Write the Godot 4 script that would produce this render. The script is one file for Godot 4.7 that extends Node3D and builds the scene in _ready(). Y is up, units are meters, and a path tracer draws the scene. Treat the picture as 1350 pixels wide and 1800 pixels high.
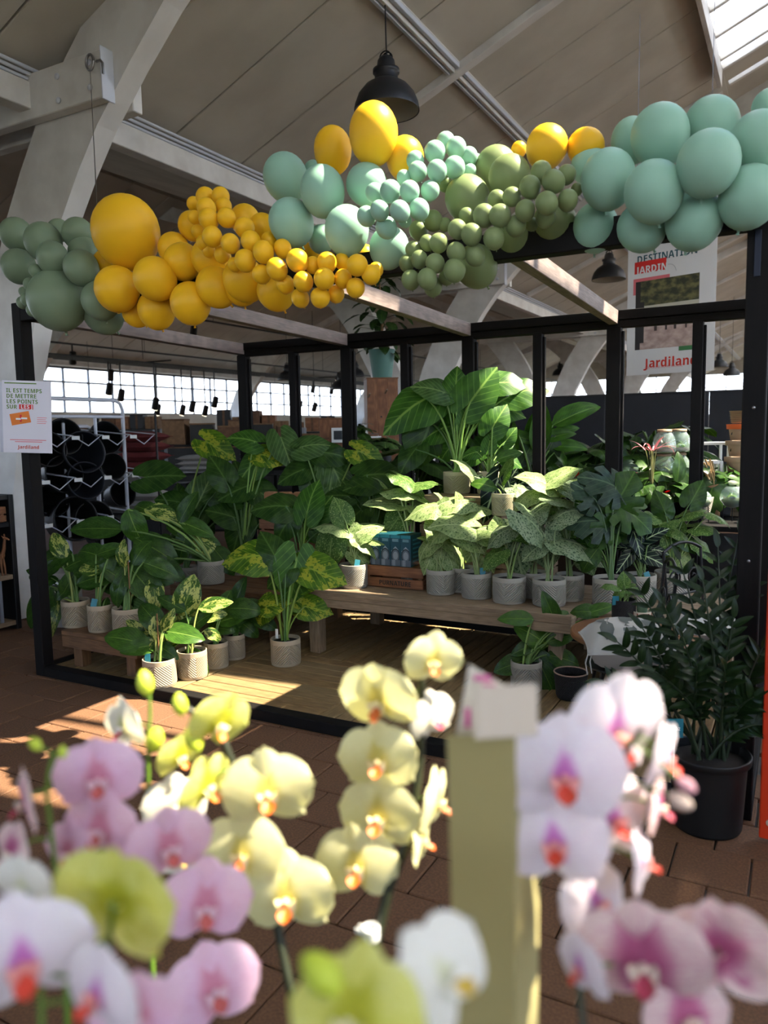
extends Node3D

# ---------------------------------------------------------------- camera geometry (photo taken as 1350 x 1800)
const FPX := 1347.0
const EYE := Vector3(0, 1.505, 0)
var cam_basis := Basis(Vector3.UP, 0.498) * Basis(Vector3.RIGHT, -0.107) * Basis(Vector3.BACK, -0.018)
const XL := -4.206
const XR := -0.114
const ZF := -3.084
const ZB := -5.226
const TOP := 2.30
const TB := 2.247
const PW := 0.078
const DECK := 0.055

func ray(px: float, py: float) -> Vector3:
	return cam_basis * Vector3((px - 675.0) / FPX, (900.0 - py) / FPX, -1.0)
func on_y(px: float, py: float, h: float) -> Vector3:
	var d := ray(px, py)
	return EYE + d * ((h - EYE.y) / d.y)
func on_z(px: float, py: float, z: float) -> Vector3:
	var d := ray(px, py)
	return EYE + d * (z / d.z)
func on_x(px: float, py: float, x: float) -> Vector3:
	var d := ray(px, py)
	return EYE + d * (x / d.x)
func at_d(px: float, py: float, depth: float) -> Vector3:
	return EYE + ray(px, py) * depth
func depth_of(p: Vector3) -> float:
	return -(cam_basis.transposed() * (p - EYE)).z

# ---------------------------------------------------------------- mesh building
class MB:
	var v := PackedVector3Array()
	var n := PackedVector3Array()
	var u := PackedVector2Array()
	func tri(a: Vector3, b: Vector3, c: Vector3, na: Vector3, nb: Vector3, nc: Vector3, ua: Vector2, ub: Vector2, uc: Vector2) -> void:
		var cr := (b - a).cross(c - a)
		if cr.length_squared() < 1e-18:
			return
		if cr.dot(na + nb + nc) > 0.0:
			v.append(a); v.append(c); v.append(b)
			n.append(na); n.append(nc); n.append(nb)
			u.append(ua); u.append(uc); u.append(ub)
		else:
			v.append(a); v.append(b); v.append(c)
			n.append(na); n.append(nb); n.append(nc)
			u.append(ua); u.append(ub); u.append(uc)
	func quad(a: Vector3, b: Vector3, c: Vector3, d: Vector3, nn: Vector3, ua := Vector2(0, 0), ub := Vector2(1, 0), uc := Vector2(1, 1), ud := Vector2(0, 1)) -> void:
		tri(a, b, c, nn, nn, nn, ua, ub, uc)
		tri(a, c, d, nn, nn, nn, ua, uc, ud)
	# smooth grid: rows of points, all the same length. wrap closes each row; sgn flips the normals
	func grid(rows: Array, wrap := false, sgn := 1.0, us := 1.0, vs := 1.0, uvs = null) -> void:
		var nr := rows.size()
		var nc: int = rows[0].size()
		var nn := []
		for i in nr:
			var line := PackedVector3Array()
			for j in nc:
				var p0: Vector3 = rows[max(i - 1, 0)][j]
				var p1: Vector3 = rows[min(i + 1, nr - 1)][j]
				var j0 := (j - 1 + nc) % nc if wrap else maxi(j - 1, 0)
				var j1 := (j + 1) % nc if wrap else mini(j + 1, nc - 1)
				var q := (p1 - p0).cross(rows[i][j1] - rows[i][j0])
				line.append(q.normalized() * sgn)
			nn.append(line)
		for i in range(nr):
			for j in nc:
				if nn[i][j].length_squared() < 0.5:
					nn[i][j] = nn[mini(i + 1, nr - 1)][j] if i == 0 else nn[i - 1][j]
		for i in nr - 1:
			for j in (nc if wrap else nc - 1):
				var k := (j + 1) % nc
				var ua := Vector2(us * j / float(nc - (0 if wrap else 1)), vs * i / float(nr - 1))
				var ub := Vector2(us * (j + 1) / float(nc - (0 if wrap else 1)), ua.y)
				var vc := vs * (i + 1) / float(nr - 1)
				if uvs != null:
					var turn := Vector2(us, 0) if wrap and k == 0 else Vector2.ZERO
					tri(rows[i][j], rows[i][k], rows[i + 1][k], nn[i][j], nn[i][k], nn[i + 1][k], uvs[i][j], uvs[i][k] + turn, uvs[i + 1][k] + turn)
					tri(rows[i][j], rows[i + 1][k], rows[i + 1][j], nn[i][j], nn[i + 1][k], nn[i + 1][j], uvs[i][j], uvs[i + 1][k] + turn, uvs[i + 1][j])
				else:
					tri(rows[i][j], rows[i][k], rows[i + 1][k], nn[i][j], nn[i][k], nn[i + 1][k], ua, ub, Vector2(ub.x, vc))
					tri(rows[i][j], rows[i + 1][k], rows[i + 1][j], nn[i][j], nn[i + 1][k], nn[i + 1][j], ua, Vector2(ub.x, vc), Vector2(ua.x, vc))
	func lathe(profile: Array, seg := 20, o := Vector3.ZERO, us := 1.0, vs := 1.0, caps := false) -> void:
		var rows := []
		var uvs := []
		var run := 0.0
		var total := 0.0
		for i in range(1, profile.size()):
			total += profile[i].distance_to(profile[i - 1])
		for i in profile.size():
			var p: Vector2 = profile[i]
			if i > 0:
				run += p.distance_to(profile[i - 1])
			var line := PackedVector3Array()
			var uv := PackedVector2Array()
			for j in seg:
				var a := TAU * j / seg
				line.append(o + Vector3(cos(a) * p.x, p.y, sin(a) * p.x))
				uv.append(Vector2(us * j / float(seg), vs * run / maxf(total, 1e-6)))
			rows.append(line)
			uvs.append(uv)
		grid(rows, true, 1.0, us, vs, uvs)
		if caps:
			for e in [0, rows.size() - 1]:
				var c: Vector3 = o + Vector3(0, profile[e].y, 0)
				var nn := Vector3.DOWN if e == 0 else Vector3.UP
				if profile[0].y > profile[-1].y:
					nn = -nn
				for j in seg:
					tri(c, rows[e][j], rows[e][(j + 1) % seg], nn, nn, nn, Vector2(.5, .5), Vector2(.5, .5) + Vector2(rows[e][j].x - o.x, rows[e][j].z - o.z), Vector2(.5, .5) + Vector2(rows[e][(j + 1) % seg].x - o.x, rows[e][(j + 1) % seg].z - o.z))
	func tube(pts: Array, r0: float, r1: float, seg := 6) -> void:
		var rows := []
		var side := Vector3.ZERO
		for i in pts.size():
			var d: Vector3 = (pts[mini(i + 1, pts.size() - 1)] - pts[maxi(i - 1, 0)]).normalized()
			if side == Vector3.ZERO:
				side = d.cross(Vector3.UP if absf(d.y) < .9 else Vector3.RIGHT).normalized()
			side = (side - d * side.dot(d)).normalized()
			var up := side.cross(d)
			var r := lerpf(r0, r1, i / float(maxi(pts.size() - 1, 1)))
			var line := PackedVector3Array()
			for j in seg:
				var a := TAU * j / seg
				line.append(pts[i] + (side * cos(a) + up * sin(a)) * r)
			rows.append(line)
		var keep := n.size()
		grid(rows, true, 1.0, 1.0, 1.0)
		# make sure the normals point out
		if n.size() > keep:
			var outv: Vector3 = v[keep] - pts[0]
			if n[keep].dot(outv) < 0.0:
				for i in range(keep, n.size()):
					n[i] = -n[i]
				for i in range(keep, n.size(), 3):
					var t := v[i + 1]; v[i + 1] = v[i + 2]; v[i + 2] = t
					var tn := n[i + 1]; n[i + 1] = n[i + 2]; n[i + 2] = tn
					var tu := u[i + 1]; u[i + 1] = u[i + 2]; u[i + 2] = tu
		for e in [0, rows.size() - 1]:
			var dd: Vector3 = ((pts[0] - pts[1]) if e == 0 else (pts[-1] - pts[-2])).normalized()
			for j in seg:
				tri(pts[e if e == 0 else pts.size() - 1], rows[e][j], rows[e][(j + 1) % seg], dd, dd, dd, Vector2.ZERO, Vector2.ZERO, Vector2.ZERO)
	# a box with chamfered edges; the grain runs along its longest side (u)
	func cbox(c: Vector3, s: Vector3, b := 0.003, bs := Basis(), uo := Vector2.ZERO) -> void:
		var h := s * .5
		b = minf(b, minf(h.x, minf(h.y, h.z)) * .45)
		var long := 0 if s.x >= s.y and s.x >= s.z else (1 if s.y >= s.z else 2)
		for a in 3:
			var a1 := (a + 1) % 3
			var a2 := (a + 2) % 3
			var ul := a1 if a1 == long else (a2 if a2 == long else a1)
			var ur := a2 if ul == a1 else a1
			for sg in [-1.0, 1.0]:
				var q := []
				var t := []
				for k in [[-1, -1], [1, -1], [1, 1], [-1, 1]]:
					var p := Vector3.ZERO
					p[a] = sg * h[a]
					p[a1] = k[0] * (h[a1] - b)
					p[a2] = k[1] * (h[a2] - b)
					t.append(Vector2(p[ul], p[ur] + (a + sg) * .37) + uo)
					q.append(c + bs * p)
				var nn := Vector3.ZERO
				nn[a] = sg
				quad(q[0], q[1], q[2], q[3], bs * nn, t[0], t[1], t[2], t[3])
			if b > 0.0:
				for s1 in [-1.0, 1.0]:
					for s2 in [-1.0, 1.0]:
						var q := []
						for k in [-1.0, 1.0]:
							var p := Vector3.ZERO
							p[a] = k * (h[a] - b)
							p[a1] = s1 * h[a1]
							p[a2] = s2 * (h[a2] - b)
							q.append(c + bs * p)
							p[a1] = s1 * (h[a1] - b)
							p[a2] = s2 * h[a2]
							q.append(c + bs * p)
						var nn := Vector3.ZERO
						nn[a1] = s1
						nn[a2] = s2
						quad(q[0], q[2], q[3], q[1], bs * nn.normalized(), uo, uo + Vector2(.5, 0), uo + Vector2(.5, .01), uo + Vector2(0, .01))
		if b > 0.0:
			for k in 8:
				var sg := Vector3(1 if k & 1 else -1, 1 if k & 2 else -1, 1 if k & 4 else -1)
				var p := [h * sg, h * sg, h * sg]
				for a in 3:
					p[a] = Vector3(sg.x * (h.x if a == 0 else h.x - b), sg.y * (h.y if a == 1 else h.y - b), sg.z * (h.z if a == 2 else h.z - b))
				var nn := bs * sg.normalized()
				tri(c + bs * p[0], c + bs * p[1], c + bs * p[2], nn, nn, nn, uo, uo, uo)
	# beam between two points
	func bar(a: Vector3, b: Vector3, w: float, hh: float, bev := 0.002, uo := Vector2.ZERO) -> void:
		var d := (b - a).normalized()
		var side := d.cross(Vector3.UP if absf(d.y) < .95 else Vector3.RIGHT).normalized()
		cbox((a + b) * .5, Vector3(a.distance_to(b), hh, w), bev, Basis(d, side.cross(d), side), uo)
	func done() -> ArrayMesh:
		var arr := []
		arr.resize(Mesh.ARRAY_MAX)
		arr[Mesh.ARRAY_VERTEX] = v
		arr[Mesh.ARRAY_NORMAL] = n
		arr[Mesh.ARRAY_TEX_UV] = u
		var m := ArrayMesh.new()
		m.add_surface_from_arrays(Mesh.PRIMITIVE_TRIANGLES, arr)
		return m

# ---------------------------------------------------------------- nodes
var taken := {}
func numbered(called: String) -> String:
	var k: int = taken.get(called, 0)
	taken[called] = k + 1
	return called if k == 0 else "%s_%03d" % [called, k]
func tag(o: Node, label: String, category: String, group := "", kind := "") -> Node:
	if label: o.set_meta("label", label)
	if category: o.set_meta("category", category)
	if group: o.set_meta("group", group)
	if kind: o.set_meta("kind", kind)
	return o
func thing(called: String, label: String, category: String, at := Vector3.ZERO, turn := 0.0, group := "", kind := "") -> Node3D:
	var o := Node3D.new()
	o.name = numbered(called)
	add_child(o)
	o.position = at
	o.rotation.y = turn
	tag(o, label, category, group, kind)
	return o
func obj(called: String, mesh: Mesh, m: Material, parent: Node = null, xf := Transform3D()) -> MeshInstance3D:
	var o := MeshInstance3D.new()
	o.mesh = mesh
	o.material_override = m
	o.transform = xf
	if parent == null:
		o.name = numbered(called)
		add_child(o)
	else:
		o.name = called
		parent.add_child(o, true)
	return o
func mb() -> MB:
	return MB.new()
var box_cache := {}
func boxmesh(s: Vector3, b := 0.003) -> ArrayMesh:
	var key := "%.4f %.4f %.4f %.4f" % [s.x, s.y, s.z, b]
	if not box_cache.has(key):
		var m := mb()
		m.cbox(Vector3.ZERO, s, b)
		box_cache[key] = m.done()
	return box_cache[key]
# a box part at a centre (in the parent's axes); planks of one size share meshes unless a grain offset is asked for
func boxpart(parent: Node, called: String, c: Vector3, s: Vector3, m: Material, b := 0.003, bs := Basis(), seeded := -1.0) -> MeshInstance3D:
	if seeded >= 0.0:
		var k := mb()
		k.cbox(Vector3.ZERO, s, b, Basis(), Vector2(fposmod(seeded * 1.37, 3.0), fposmod(seeded * .713, 2.0)))
		return obj(called, k.done(), m, parent, Transform3D(bs, c))
	return obj(called, boxmesh(s, b), m, parent, Transform3D(bs, c))
func beampart(parent: Node, called: String, a: Vector3, b: Vector3, w: float, h: float, m: Material, bev := 0.003, seeded := 0.0) -> MeshInstance3D:
	var k := mb()
	k.bar(a, b, w, h, bev, Vector2(fposmod(seeded * 1.37, 3.0), fposmod(seeded * .713, 2.0)))
	return obj(called, k.done(), m, parent)
func tubepart(parent: Node, called: String, pts: Array, r0: float, r1: float, m: Material, seg := 6) -> MeshInstance3D:
	var k := mb()
	k.tube(pts, r0, r1, seg)
	return obj(called, k.done(), m, parent)
func bez(a: Vector3, b: Vector3, c: Vector3, n := 6) -> Array:
	var out := []
	for i in n + 1:
		var t := i / float(n)
		out.append(a.lerp(b, t).lerp(b.lerp(c, t), t))
	return out

# ---------------------------------------------------------------- materials
func mat(c: Color, rough := 0.7, metal := 0.0) -> StandardMaterial3D:
	var m := StandardMaterial3D.new()
	m.albedo_color = c
	m.roughness = rough
	m.metallic = metal
	return m
func tex(im: Image) -> ImageTexture:
	return ImageTexture.create_from_image(im)
func noise(sd: int, freq: float, oct := 4) -> FastNoiseLite:
	var f := FastNoiseLite.new()
	f.seed = sd
	f.frequency = freq
	f.noise_type = FastNoiseLite.TYPE_SIMPLEX_SMOOTH
	f.fractal_octaves = oct
	return f
func paint(w: int, h: int, fn: Callable) -> ImageTexture:
	var im := Image.create(w, h, false, Image.FORMAT_RGB8)
	for y in h:
		for x in w:
			im.set_pixel(x, y, fn.call(x / float(w), y / float(h)))
	return tex(im)
# wood: grain along u, tiles every metre in u and v
func wood(c0: Color, c1: Color, sd: int, rough := 0.65, scale := 1.0) -> StandardMaterial3D:
	var f := noise(sd, 1.0, 3)
	var g := noise(sd + 7, 1.0, 2)
	var t := paint(256, 256, func(u: float, v: float) -> Color:
		var a := TAU * u
		var b := TAU * v
		var w := f.get_noise_3d(cos(a) * .5, sin(a) * .5, sin(b) * 4.0 + cos(b) * 7.0) * 1.6
		var fine := f.get_noise_3d(cos(a) * .8 + 9.0, sin(a) * .8, 18.0 * sin(b) + 23.0 * cos(b * 1.0))
		var k := g.get_noise_3d(cos(a) * 1.2, sin(a) * 1.2, cos(b) * 1.1 + sin(b) * 1.6)
		return c0.lerp(c1, clampf(.5 + .45 * sin(w * 5.0) * .5 + fine * .6 + k * .35, 0, 1)))
	var m := mat(Color.WHITE, rough)
	m.albedo_texture = t
	m.uv1_scale = Vector3(scale, scale, scale)
	return m
func speckle(c0: Color, c1: Color, sd: int, freq: float, rough: float, tiles := 1.0, world := true) -> StandardMaterial3D:
	var nt := NoiseTexture2D.new()
	nt.width = 512; nt.height = 512; nt.seamless = true
	nt.noise = noise(sd, freq, 5)
	var gr := Gradient.new()
	gr.set_color(0, c0); gr.set_color(1, c1)
	gr.set_offset(0, .25); gr.set_offset(1, .75)
	nt.color_ramp = gr
	var m := mat(Color.WHITE, rough)
	m.albedo_texture = nt
	m.uv1_triplanar = true
	m.uv1_world_triplanar = world
	m.uv1_scale = Vector3.ONE * tiles
	return m
func glassy(alpha := 0.08, c := Color(1, 1, 1)) -> StandardMaterial3D:
	var m := mat(Color(c.r, c.g, c.b, alpha), 0.02)
	m.transparency = BaseMaterial3D.TRANSPARENCY_ALPHA
	return m
func lit(m: StandardMaterial3D, c: Color) -> StandardMaterial3D:
	m.backlight_enabled = true
	m.backlight = c
	return m
var M := {}
var rng := RandomNumberGenerator.new()
func rf(a: float, b: float) -> float:
	return rng.randf_range(a, b)
# flat lettering: a text mesh facing +z of the given transform
var fonts := {}
func letters(parent: Node, called: String, s: String, size_m: float, m: Material, xf: Transform3D, bold := true, centred := false, thick := 0.0006) -> MeshInstance3D:
	if not fonts.has(bold):
		var f := SystemFont.new()
		f.font_names = PackedStringArray(["Droid Sans"])
		f.font_weight = 700 if bold else 400
		fonts[bold] = f
	var t := TextMesh.new()
	t.text = s
	t.font = fonts[bold]
	t.font_size = 48
	t.pixel_size = size_m / 35.0
	t.depth = thick
	t.curve_step = 2.0
	t.horizontal_alignment = HORIZONTAL_ALIGNMENT_CENTER if centred else HORIZONTAL_ALIGNMENT_LEFT
	return obj(called, t, m, parent, xf)
const RS := 0.4245
func roof_h(x: float) -> float:
	return 4.15 + RS * (x + 4.93)
func on_roof(px: float, py: float) -> Vector3:
	var d := ray(px, py)
	var nn := Vector3(-RS, 1, 0)
	return EYE + d * ((Vector3(-4.93, 4.15, 0) - EYE).dot(nn) / d.dot(nn))

func setup() -> void:
	rng.seed = 77
	var cam := Camera3D.new()
	cam.name = "camera"
	add_child(cam)
	var ca := CameraAttributesPhysical.new()
	ca.frustum_focal_length = 12.0 * FPX / 900.0
	ca.frustum_focus_distance = 4.3
	ca.frustum_near = 0.05
	ca.frustum_far = 300.0
	ca.exposure_aperture = 1.8
	cam.attributes = ca
	cam.fov = rad_to_deg(2.0 * atan(900.0 / FPX))
	cam.transform = Transform3D(cam_basis, EYE)
	cam.current = true
	var sky := ProceduralSkyMaterial.new()
	sky.sky_top_color = Color(0.56, 0.67, 0.84)
	sky.sky_horizon_color = Color(0.87, 0.90, 0.93)
	sky.ground_bottom_color = Color(0.36, 0.36, 0.33)
	sky.ground_horizon_color = Color(0.55, 0.56, 0.52)
	sky.sky_energy_multiplier = 1.0
	sky.sun_angle_max = 0.0
	var env := Environment.new()
	env.background_mode = Environment.BG_SKY
	env.sky = Sky.new()
	env.sky.sky_material = sky
	env.background_energy_multiplier = SKY_E
	env.tonemap_mode = Environment.TONE_MAPPER_LINEAR
	env.tonemap_exposure = EXPOSURE
	env.sdfgi_enabled = true
	env.ssao_enabled = true
	env.ssil_enabled = true
	var we := WorldEnvironment.new()
	we.name = "environment"
	we.environment = env
	add_child(we)
	var sun := DirectionalLight3D.new()
	sun.name = "sun"
	add_child(sun)
	sun.light_color = Color(1.0, 0.95, 0.86)
	sun.light_energy = SUN_E
	sun.light_angular_distance = 0.53
	sun.shadow_enabled = true
	sun.look_at_from_position(TO_SUN * 30.0, Vector3.ZERO, Vector3.UP)

func materials() -> void:
	M.white_paint = speckle(Color(.80, .79, .77), Color(.87, .865, .85), 3, .01, .55, .4)
	M.panel = speckle(Color(.70, .68, .63), Color(.77, .75, .70), 4, .006, .7, .3)
	M.metal = mat(Color(.72, .73, .75), .35, .8)
	M.dark_wood = wood(Color(.05, .043, .04), Color(.078, .066, .06), 11, .7)
	M.dark_wood.metallic_specular = .3
	M.grey_wood = wood(Color(.42, .37, .35), Color(.56, .50, .47), 12, .6)
	M.black = mat(Color(.03, .03, .032), .5)
	M.black_metal = mat(Color(.035, .037, .04), .4, .3)
	M.steel = mat(Color(.6, .6, .61), .3, 1.0)
	M.pane = glassy(.1, Color(.9, .96, 1))
	M.opal = lit(mat(Color(.72, .73, .74), .4), Color(1, 1, 1))
	M.card = speckle(Color(.42, .31, .2), Color(.50, .38, .26), 71, .02, .8, 1.0, false)
	M.card2 = speckle(Color(.34, .23, .15), Color(.40, .28, .19), 72, .02, .8, 1.0, false)
	M.navy = speckle(Color(.055, .07, .10), Color(.07, .085, .12), 8, .01, .6, .6)
	M.concrete = speckle(Color(.34, .33, .31), Color(.42, .41, .38), 9, .01, .9, .4)
	M.grey_steel = mat(Color(.50, .52, .55), .45, .2)
	M.white_steel = mat(Color(.78, .80, .84), .4)
	var pav := []
	for k in 4:
		pav.append(speckle(Color(.33 + .008 * k, .225, .14), Color(.42, .285 + .005 * k, .18), 20 + k, .12, .85, 1.3))
	M.pavers = pav

func slab(called: String, parent: Node, p: Vector3, q: Vector3, z0: float, z1: float, th: float, m: Material, up := 0.0) -> MeshInstance3D:
	# a sloping slab whose underside runs from p to q (x, y) between z0 and z1
	var d := Vector3(q.x - p.x, q.y - p.y, 0)
	var l := d.length()
	d /= l
	var nn := Vector3(-d.y, d.x, 0)
	if nn.y < 0.0:
		nn = -nn
	var c := Vector3((p.x + q.x) * .5, (p.y + q.y) * .5, (z0 + z1) * .5) + nn * (th * .5 + up)
	return boxpart(parent, called, c, Vector3(l, th, absf(z1 - z0)), m, .006, Basis(d, Vector3(0, 0, 1).cross(d), Vector3(0, 0, 1)))

func roof_slope(parent: Node, lo: Vector3, hi: Vector3, z0: float, z1: float, phase: float, panels := true) -> void:
	var z := phase
	if panels:
		while z > z1:
			slab("panel", parent, lo, hi, z - .008, maxf(z - .892, z1), .05, M.panel)
			z -= .9
	slab("roof_deck", parent, lo, hi, z0, z1, .06, M.panel, .055)

func skylight(called: String, parent: Node, lo: Vector3, hi: Vector3, z0: float, z1: float, pitch: float, glass: Material) -> void:
	var d := Vector3(hi.x - lo.x, hi.y - lo.y, 0).normalized()
	var w := thing(called, "", "", Vector3.ZERO, 0, "", "structure")
	w.set_meta("label", "sloping roof window with white glazing bars by the ridge or added on the unseen slope")
	var z := z0
	while z > z1 + .05:
		var ze := maxf(z - pitch, z1)
		slab("pane", w, lo, hi, z - .03, ze + .03, .006, glass, .05)
		slab("glazing_bar", w, lo, hi, z + .03, z - .03, .06, M.white_paint, .0)
		z = ze
	slab("glazing_bar", w, lo, hi, z1 + .03, z1 - .03, .06, M.white_paint, .0)

func rpt(x: float) -> Vector3:
	return Vector3(x, roof_h(.2) - RS * (x - .2), 0)

func extrude_poly(pts: PackedVector2Array, th: float) -> ArrayMesh:
	var m := mb()
	var ids := Geometry2D.triangulate_polygon(pts)
	for i in range(0, ids.size(), 3):
		var a := pts[ids[i]]; var b := pts[ids[i + 1]]; var c := pts[ids[i + 2]]
		m.tri(Vector3(a.x, a.y, 0), Vector3(b.x, b.y, 0), Vector3(c.x, c.y, 0), Vector3.BACK, Vector3.BACK, Vector3.BACK, a, b, c)
		m.tri(Vector3(a.x, a.y, -th), Vector3(b.x, b.y, -th), Vector3(c.x, c.y, -th), Vector3.FORWARD, Vector3.FORWARD, Vector3.FORWARD, a, b, c)
	var area := 0.0
	for i in pts.size():
		area += pts[i].cross(pts[(i + 1) % pts.size()])
	for i in pts.size():
		var a := pts[i]; var b := pts[(i + 1) % pts.size()]
		var e := (b - a).normalized()
		var nn := Vector3(e.y, -e.x, 0) * signf(area)
		m.quad(Vector3(a.x, a.y, 0), Vector3(b.x, b.y, 0), Vector3(b.x, b.y, -th), Vector3(a.x, a.y, -th), nn, Vector2(0, a.y), Vector2(0, b.y), Vector2(th, b.y), Vector2(th, a.y))
	return m.done()

func shell() -> void:
	# floor: pavers in a half-offset bond
	var fl := thing("floor", "brown square brick pavers laid in a half offset bond", "floor", Vector3.ZERO, 0, "", "structure")
	boxpart(fl, "bed", Vector3(-5, -.07, -20), Vector3(24.2, .1, 52.2), M.concrete, 0)
	var near := []
	var rest := mb()
	var P := .245
	for r in range(-24, 6):
		for c in range(-42, 12):
			var p := Vector3(c * P + (P * .5 if posmod(r, 2) else 0.0) - .098, 0, r * .2405 - .05)
			if p.x > XL + .1 and p.x < XR - .1 and p.z < ZF - .14 and p.z > ZB + .1:
				continue
			near.append([p.distance_to(Vector3(-1.2, 0, -1.6)) if p.z < -1.1 and p.x < .4 and p.x > -4.9 + p.z * .0 else 50.0 + p.length(), p, posmod(r * 7 + c * 13 + r * c, 4), rf(-.0015, .0015)])
	near.sort_custom(func(a, b): return a[0] < b[0])
	var pm := []
	for k in 4:
		pm.append(boxmesh(Vector3(P - .006, .04, .2405 - .006), .004))
	for i in near.size():
		var q: Vector3 = near[i][1] + Vector3(0, -.02 + near[i][3], 0)
		if i < 300:
			obj("paver", pm[0], M.pavers[near[i][2]], fl, Transform3D(Basis(), q))
		else:
			rest.cbox(q, Vector3(P - .006, .04, .2345), .004)
	obj("paver_field", rest.done(), M.pavers[1], fl).set_meta("kind", "stuff")
	# the far floor, too far to tell the pavers apart
	boxpart(fl, "far_paving", Vector3(-5, -.03, -26.2), Vector3(24, .06, 39.8), M.pavers[2], 0)

	# roof of this bay and of the next one to the left
	var ce := thing("ceiling", "sloping ceiling of pale grey insulated panels with dark joints", "ceiling", Vector3.ZERO, 0, "", "structure")
	var sx := -1.0
	var ridge := Vector3(.2, roof_h(.2), 0)
	var val := Vector3(-5.1, roof_h(-5.1), 0)
	var sk := Vector3(sx, roof_h(sx), 0)
	roof_slope(ce, val, sk, 5, -46, -3.595 + .9 * 9)
	for a in [[-46.0, -40.0], [-13.2, -10.75]]:
		roof_slope(ce, sk, ridge, a[1], a[0], a[1], false)
	skylight("window_1", ce, sk, ridge, 4.4, -10.75, .62, M.opal)
	skylight("window_2", ce, sk, ridge, -13.2, -40.0, .62, M.opal)
	# the slope on the other side of the ridge, closed but for added, unseen roof windows that shape the light: [x0, x1, z0, z1]
	var rx := [.2, .34, 1.12, 2.3, 3.3, 6.0]
	var open := ADDED_ROOF_LIGHTS
	var cuts := [5.0]
	for o in open:
		for z in [o[2], o[3]]:
			if not cuts.has(z): cuts.append(z)
	cuts.append(-46.0)
	cuts.sort()
	cuts.reverse()
	for i in cuts.size() - 1:
		var spans := [[.2, 6.0]]
		for o in open:
			if o[2] >= cuts[i] - .001 and o[3] <= cuts[i + 1] + .001:
				var nx := []
				for sp in spans:
					if o[0] > sp[0] + .001: nx.append([sp[0], minf(sp[1], o[0])])
					if o[1] < sp[1] - .001: nx.append([maxf(sp[0], o[1]), sp[1]])
				spans = nx
		for sp in spans:
			roof_slope(ce, rpt(sp[1]), rpt(sp[0]), cuts[i], cuts[i + 1], 5, false)
	for i in open.size():
		skylight("window_%d" % (20 + i), ce, rpt(open[i][1]), rpt(open[i][0]), open[i][2], open[i][3], open[i][4], M.pane if open[i][5] else M.opal)  # added on the unseen slope for sun patches and overhead light
	# kerb round the roof window
	for a in [[4.4, -10.75, sx], [-13.2, -40.0, sx]]:
		beampart(ce, "kerb", Vector3(sx - .03, roof_h(sx) - .09, a[0]), Vector3(sx - .03, roof_h(sx) - .09, a[1]), .05, .22, M.white_paint)
	slab("end_panel", ce, sk, ridge, -10.75, -10.81, .05, M.white_paint, -.2)
	# left bay
	var lv := Vector3(-5.1, roof_h(-5.1) - .02, 0)
	var lr := Vector3(-11.0, 6.1, 0)
	var lw := Vector3(-17.0, 3.55, 0)
	var l1 := Vector3(-10.2, lerpf(lr.y, lv.y, .8 / 5.9), 0)
	var l2 := lr
	roof_slope(ce, lv, l1, 5, -46, 5, false)
	roof_slope(ce, lw, l2, 5, -46, -3.6 + 8.1)
	roof_slope(ce, l1, lr, 5, -46, 5, false)

	for x in [lr.x, ridge.x]:
		boxpart(ce, "ridge_cap", Vector3(x, (lr.y if x < -5 else ridge.y) + .11, -20.5), Vector3(.5, .06, 51), M.panel, 0)
	boxpart(ce, "valley_gutter", Vector3(-5.1, 4.24, -20.5), Vector3(.5, .04, 51), M.panel, 0)
	# valley beam, conduits, ceiling channel, rafters
	var vb := thing("trim_1", "long white valley beam with grey conduits along its top", "beam", Vector3.ZERO, 0, "", "structure")
	boxpart(vb, "beam", Vector3(-5.02, 3.94, -20.5), Vector3(.13, .19, 51), M.white_paint, .006)
	for k in 3:
		tubepart(vb, "conduit", [Vector3(-4.975 + .03 * k, 4.055 + .024 * k, 5), Vector3(-4.975 + .03 * k, 4.055 + .024 * k, -46)], .014, .014, M.white_steel, 8)
	var ch := thing("trim_2", "thin white channel running along the sloping ceiling", "channel", Vector3.ZERO, 0, "", "structure")
	var bx := on_roof(820, 140).x
	M.bx = bx
	for k in 3:
		var x := bx - .05 + .05 * k
		boxpart(ch, "rail", Vector3(x, roof_h(x) - .03 - (.012 if k == 1 else 0.0), -20.5), Vector3(.035, .05, 51), M.white_steel if k != 1 else M.white_paint, .004)
	boxpart(ch, "backing", Vector3(bx, roof_h(bx) - .012, -20.5), Vector3(.15, .02, 51), M.white_paint, .003, Basis(Vector3.BACK, atan(RS)))
	var zr := -7.2
	for k in 9:
		var rt := thing("trim_%d" % (3 + k), "white rafter fixed across the ceiling panels", "rafter", Vector3.ZERO, 0, "rafters under the ceiling", "structure")
		beampart(rt, "rafter", Vector3(-4.9, roof_h(-4.9) - .04, zr), Vector3(-1.05, roof_h(-1.05) - .04, zr), .11, .075, M.white_paint)
		zr -= 4.0
	# arched frames
	var inner := [Vector2(-5.62, 0), Vector2(-5.58, 1.05), Vector2(-5.42, 1.75), Vector2(-5.16, 2.45), Vector2(-4.83, 3.07), Vector2(-4.62, 3.38), Vector2(-4.4, 3.66), Vector2(-4.06, 4.0), Vector2(-3.73, 4.3), Vector2(-3.3, 4.62), Vector2(-2.7, 4.95), Vector2(-1.5, 5.45), Vector2(.2, 6.0)]
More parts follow.
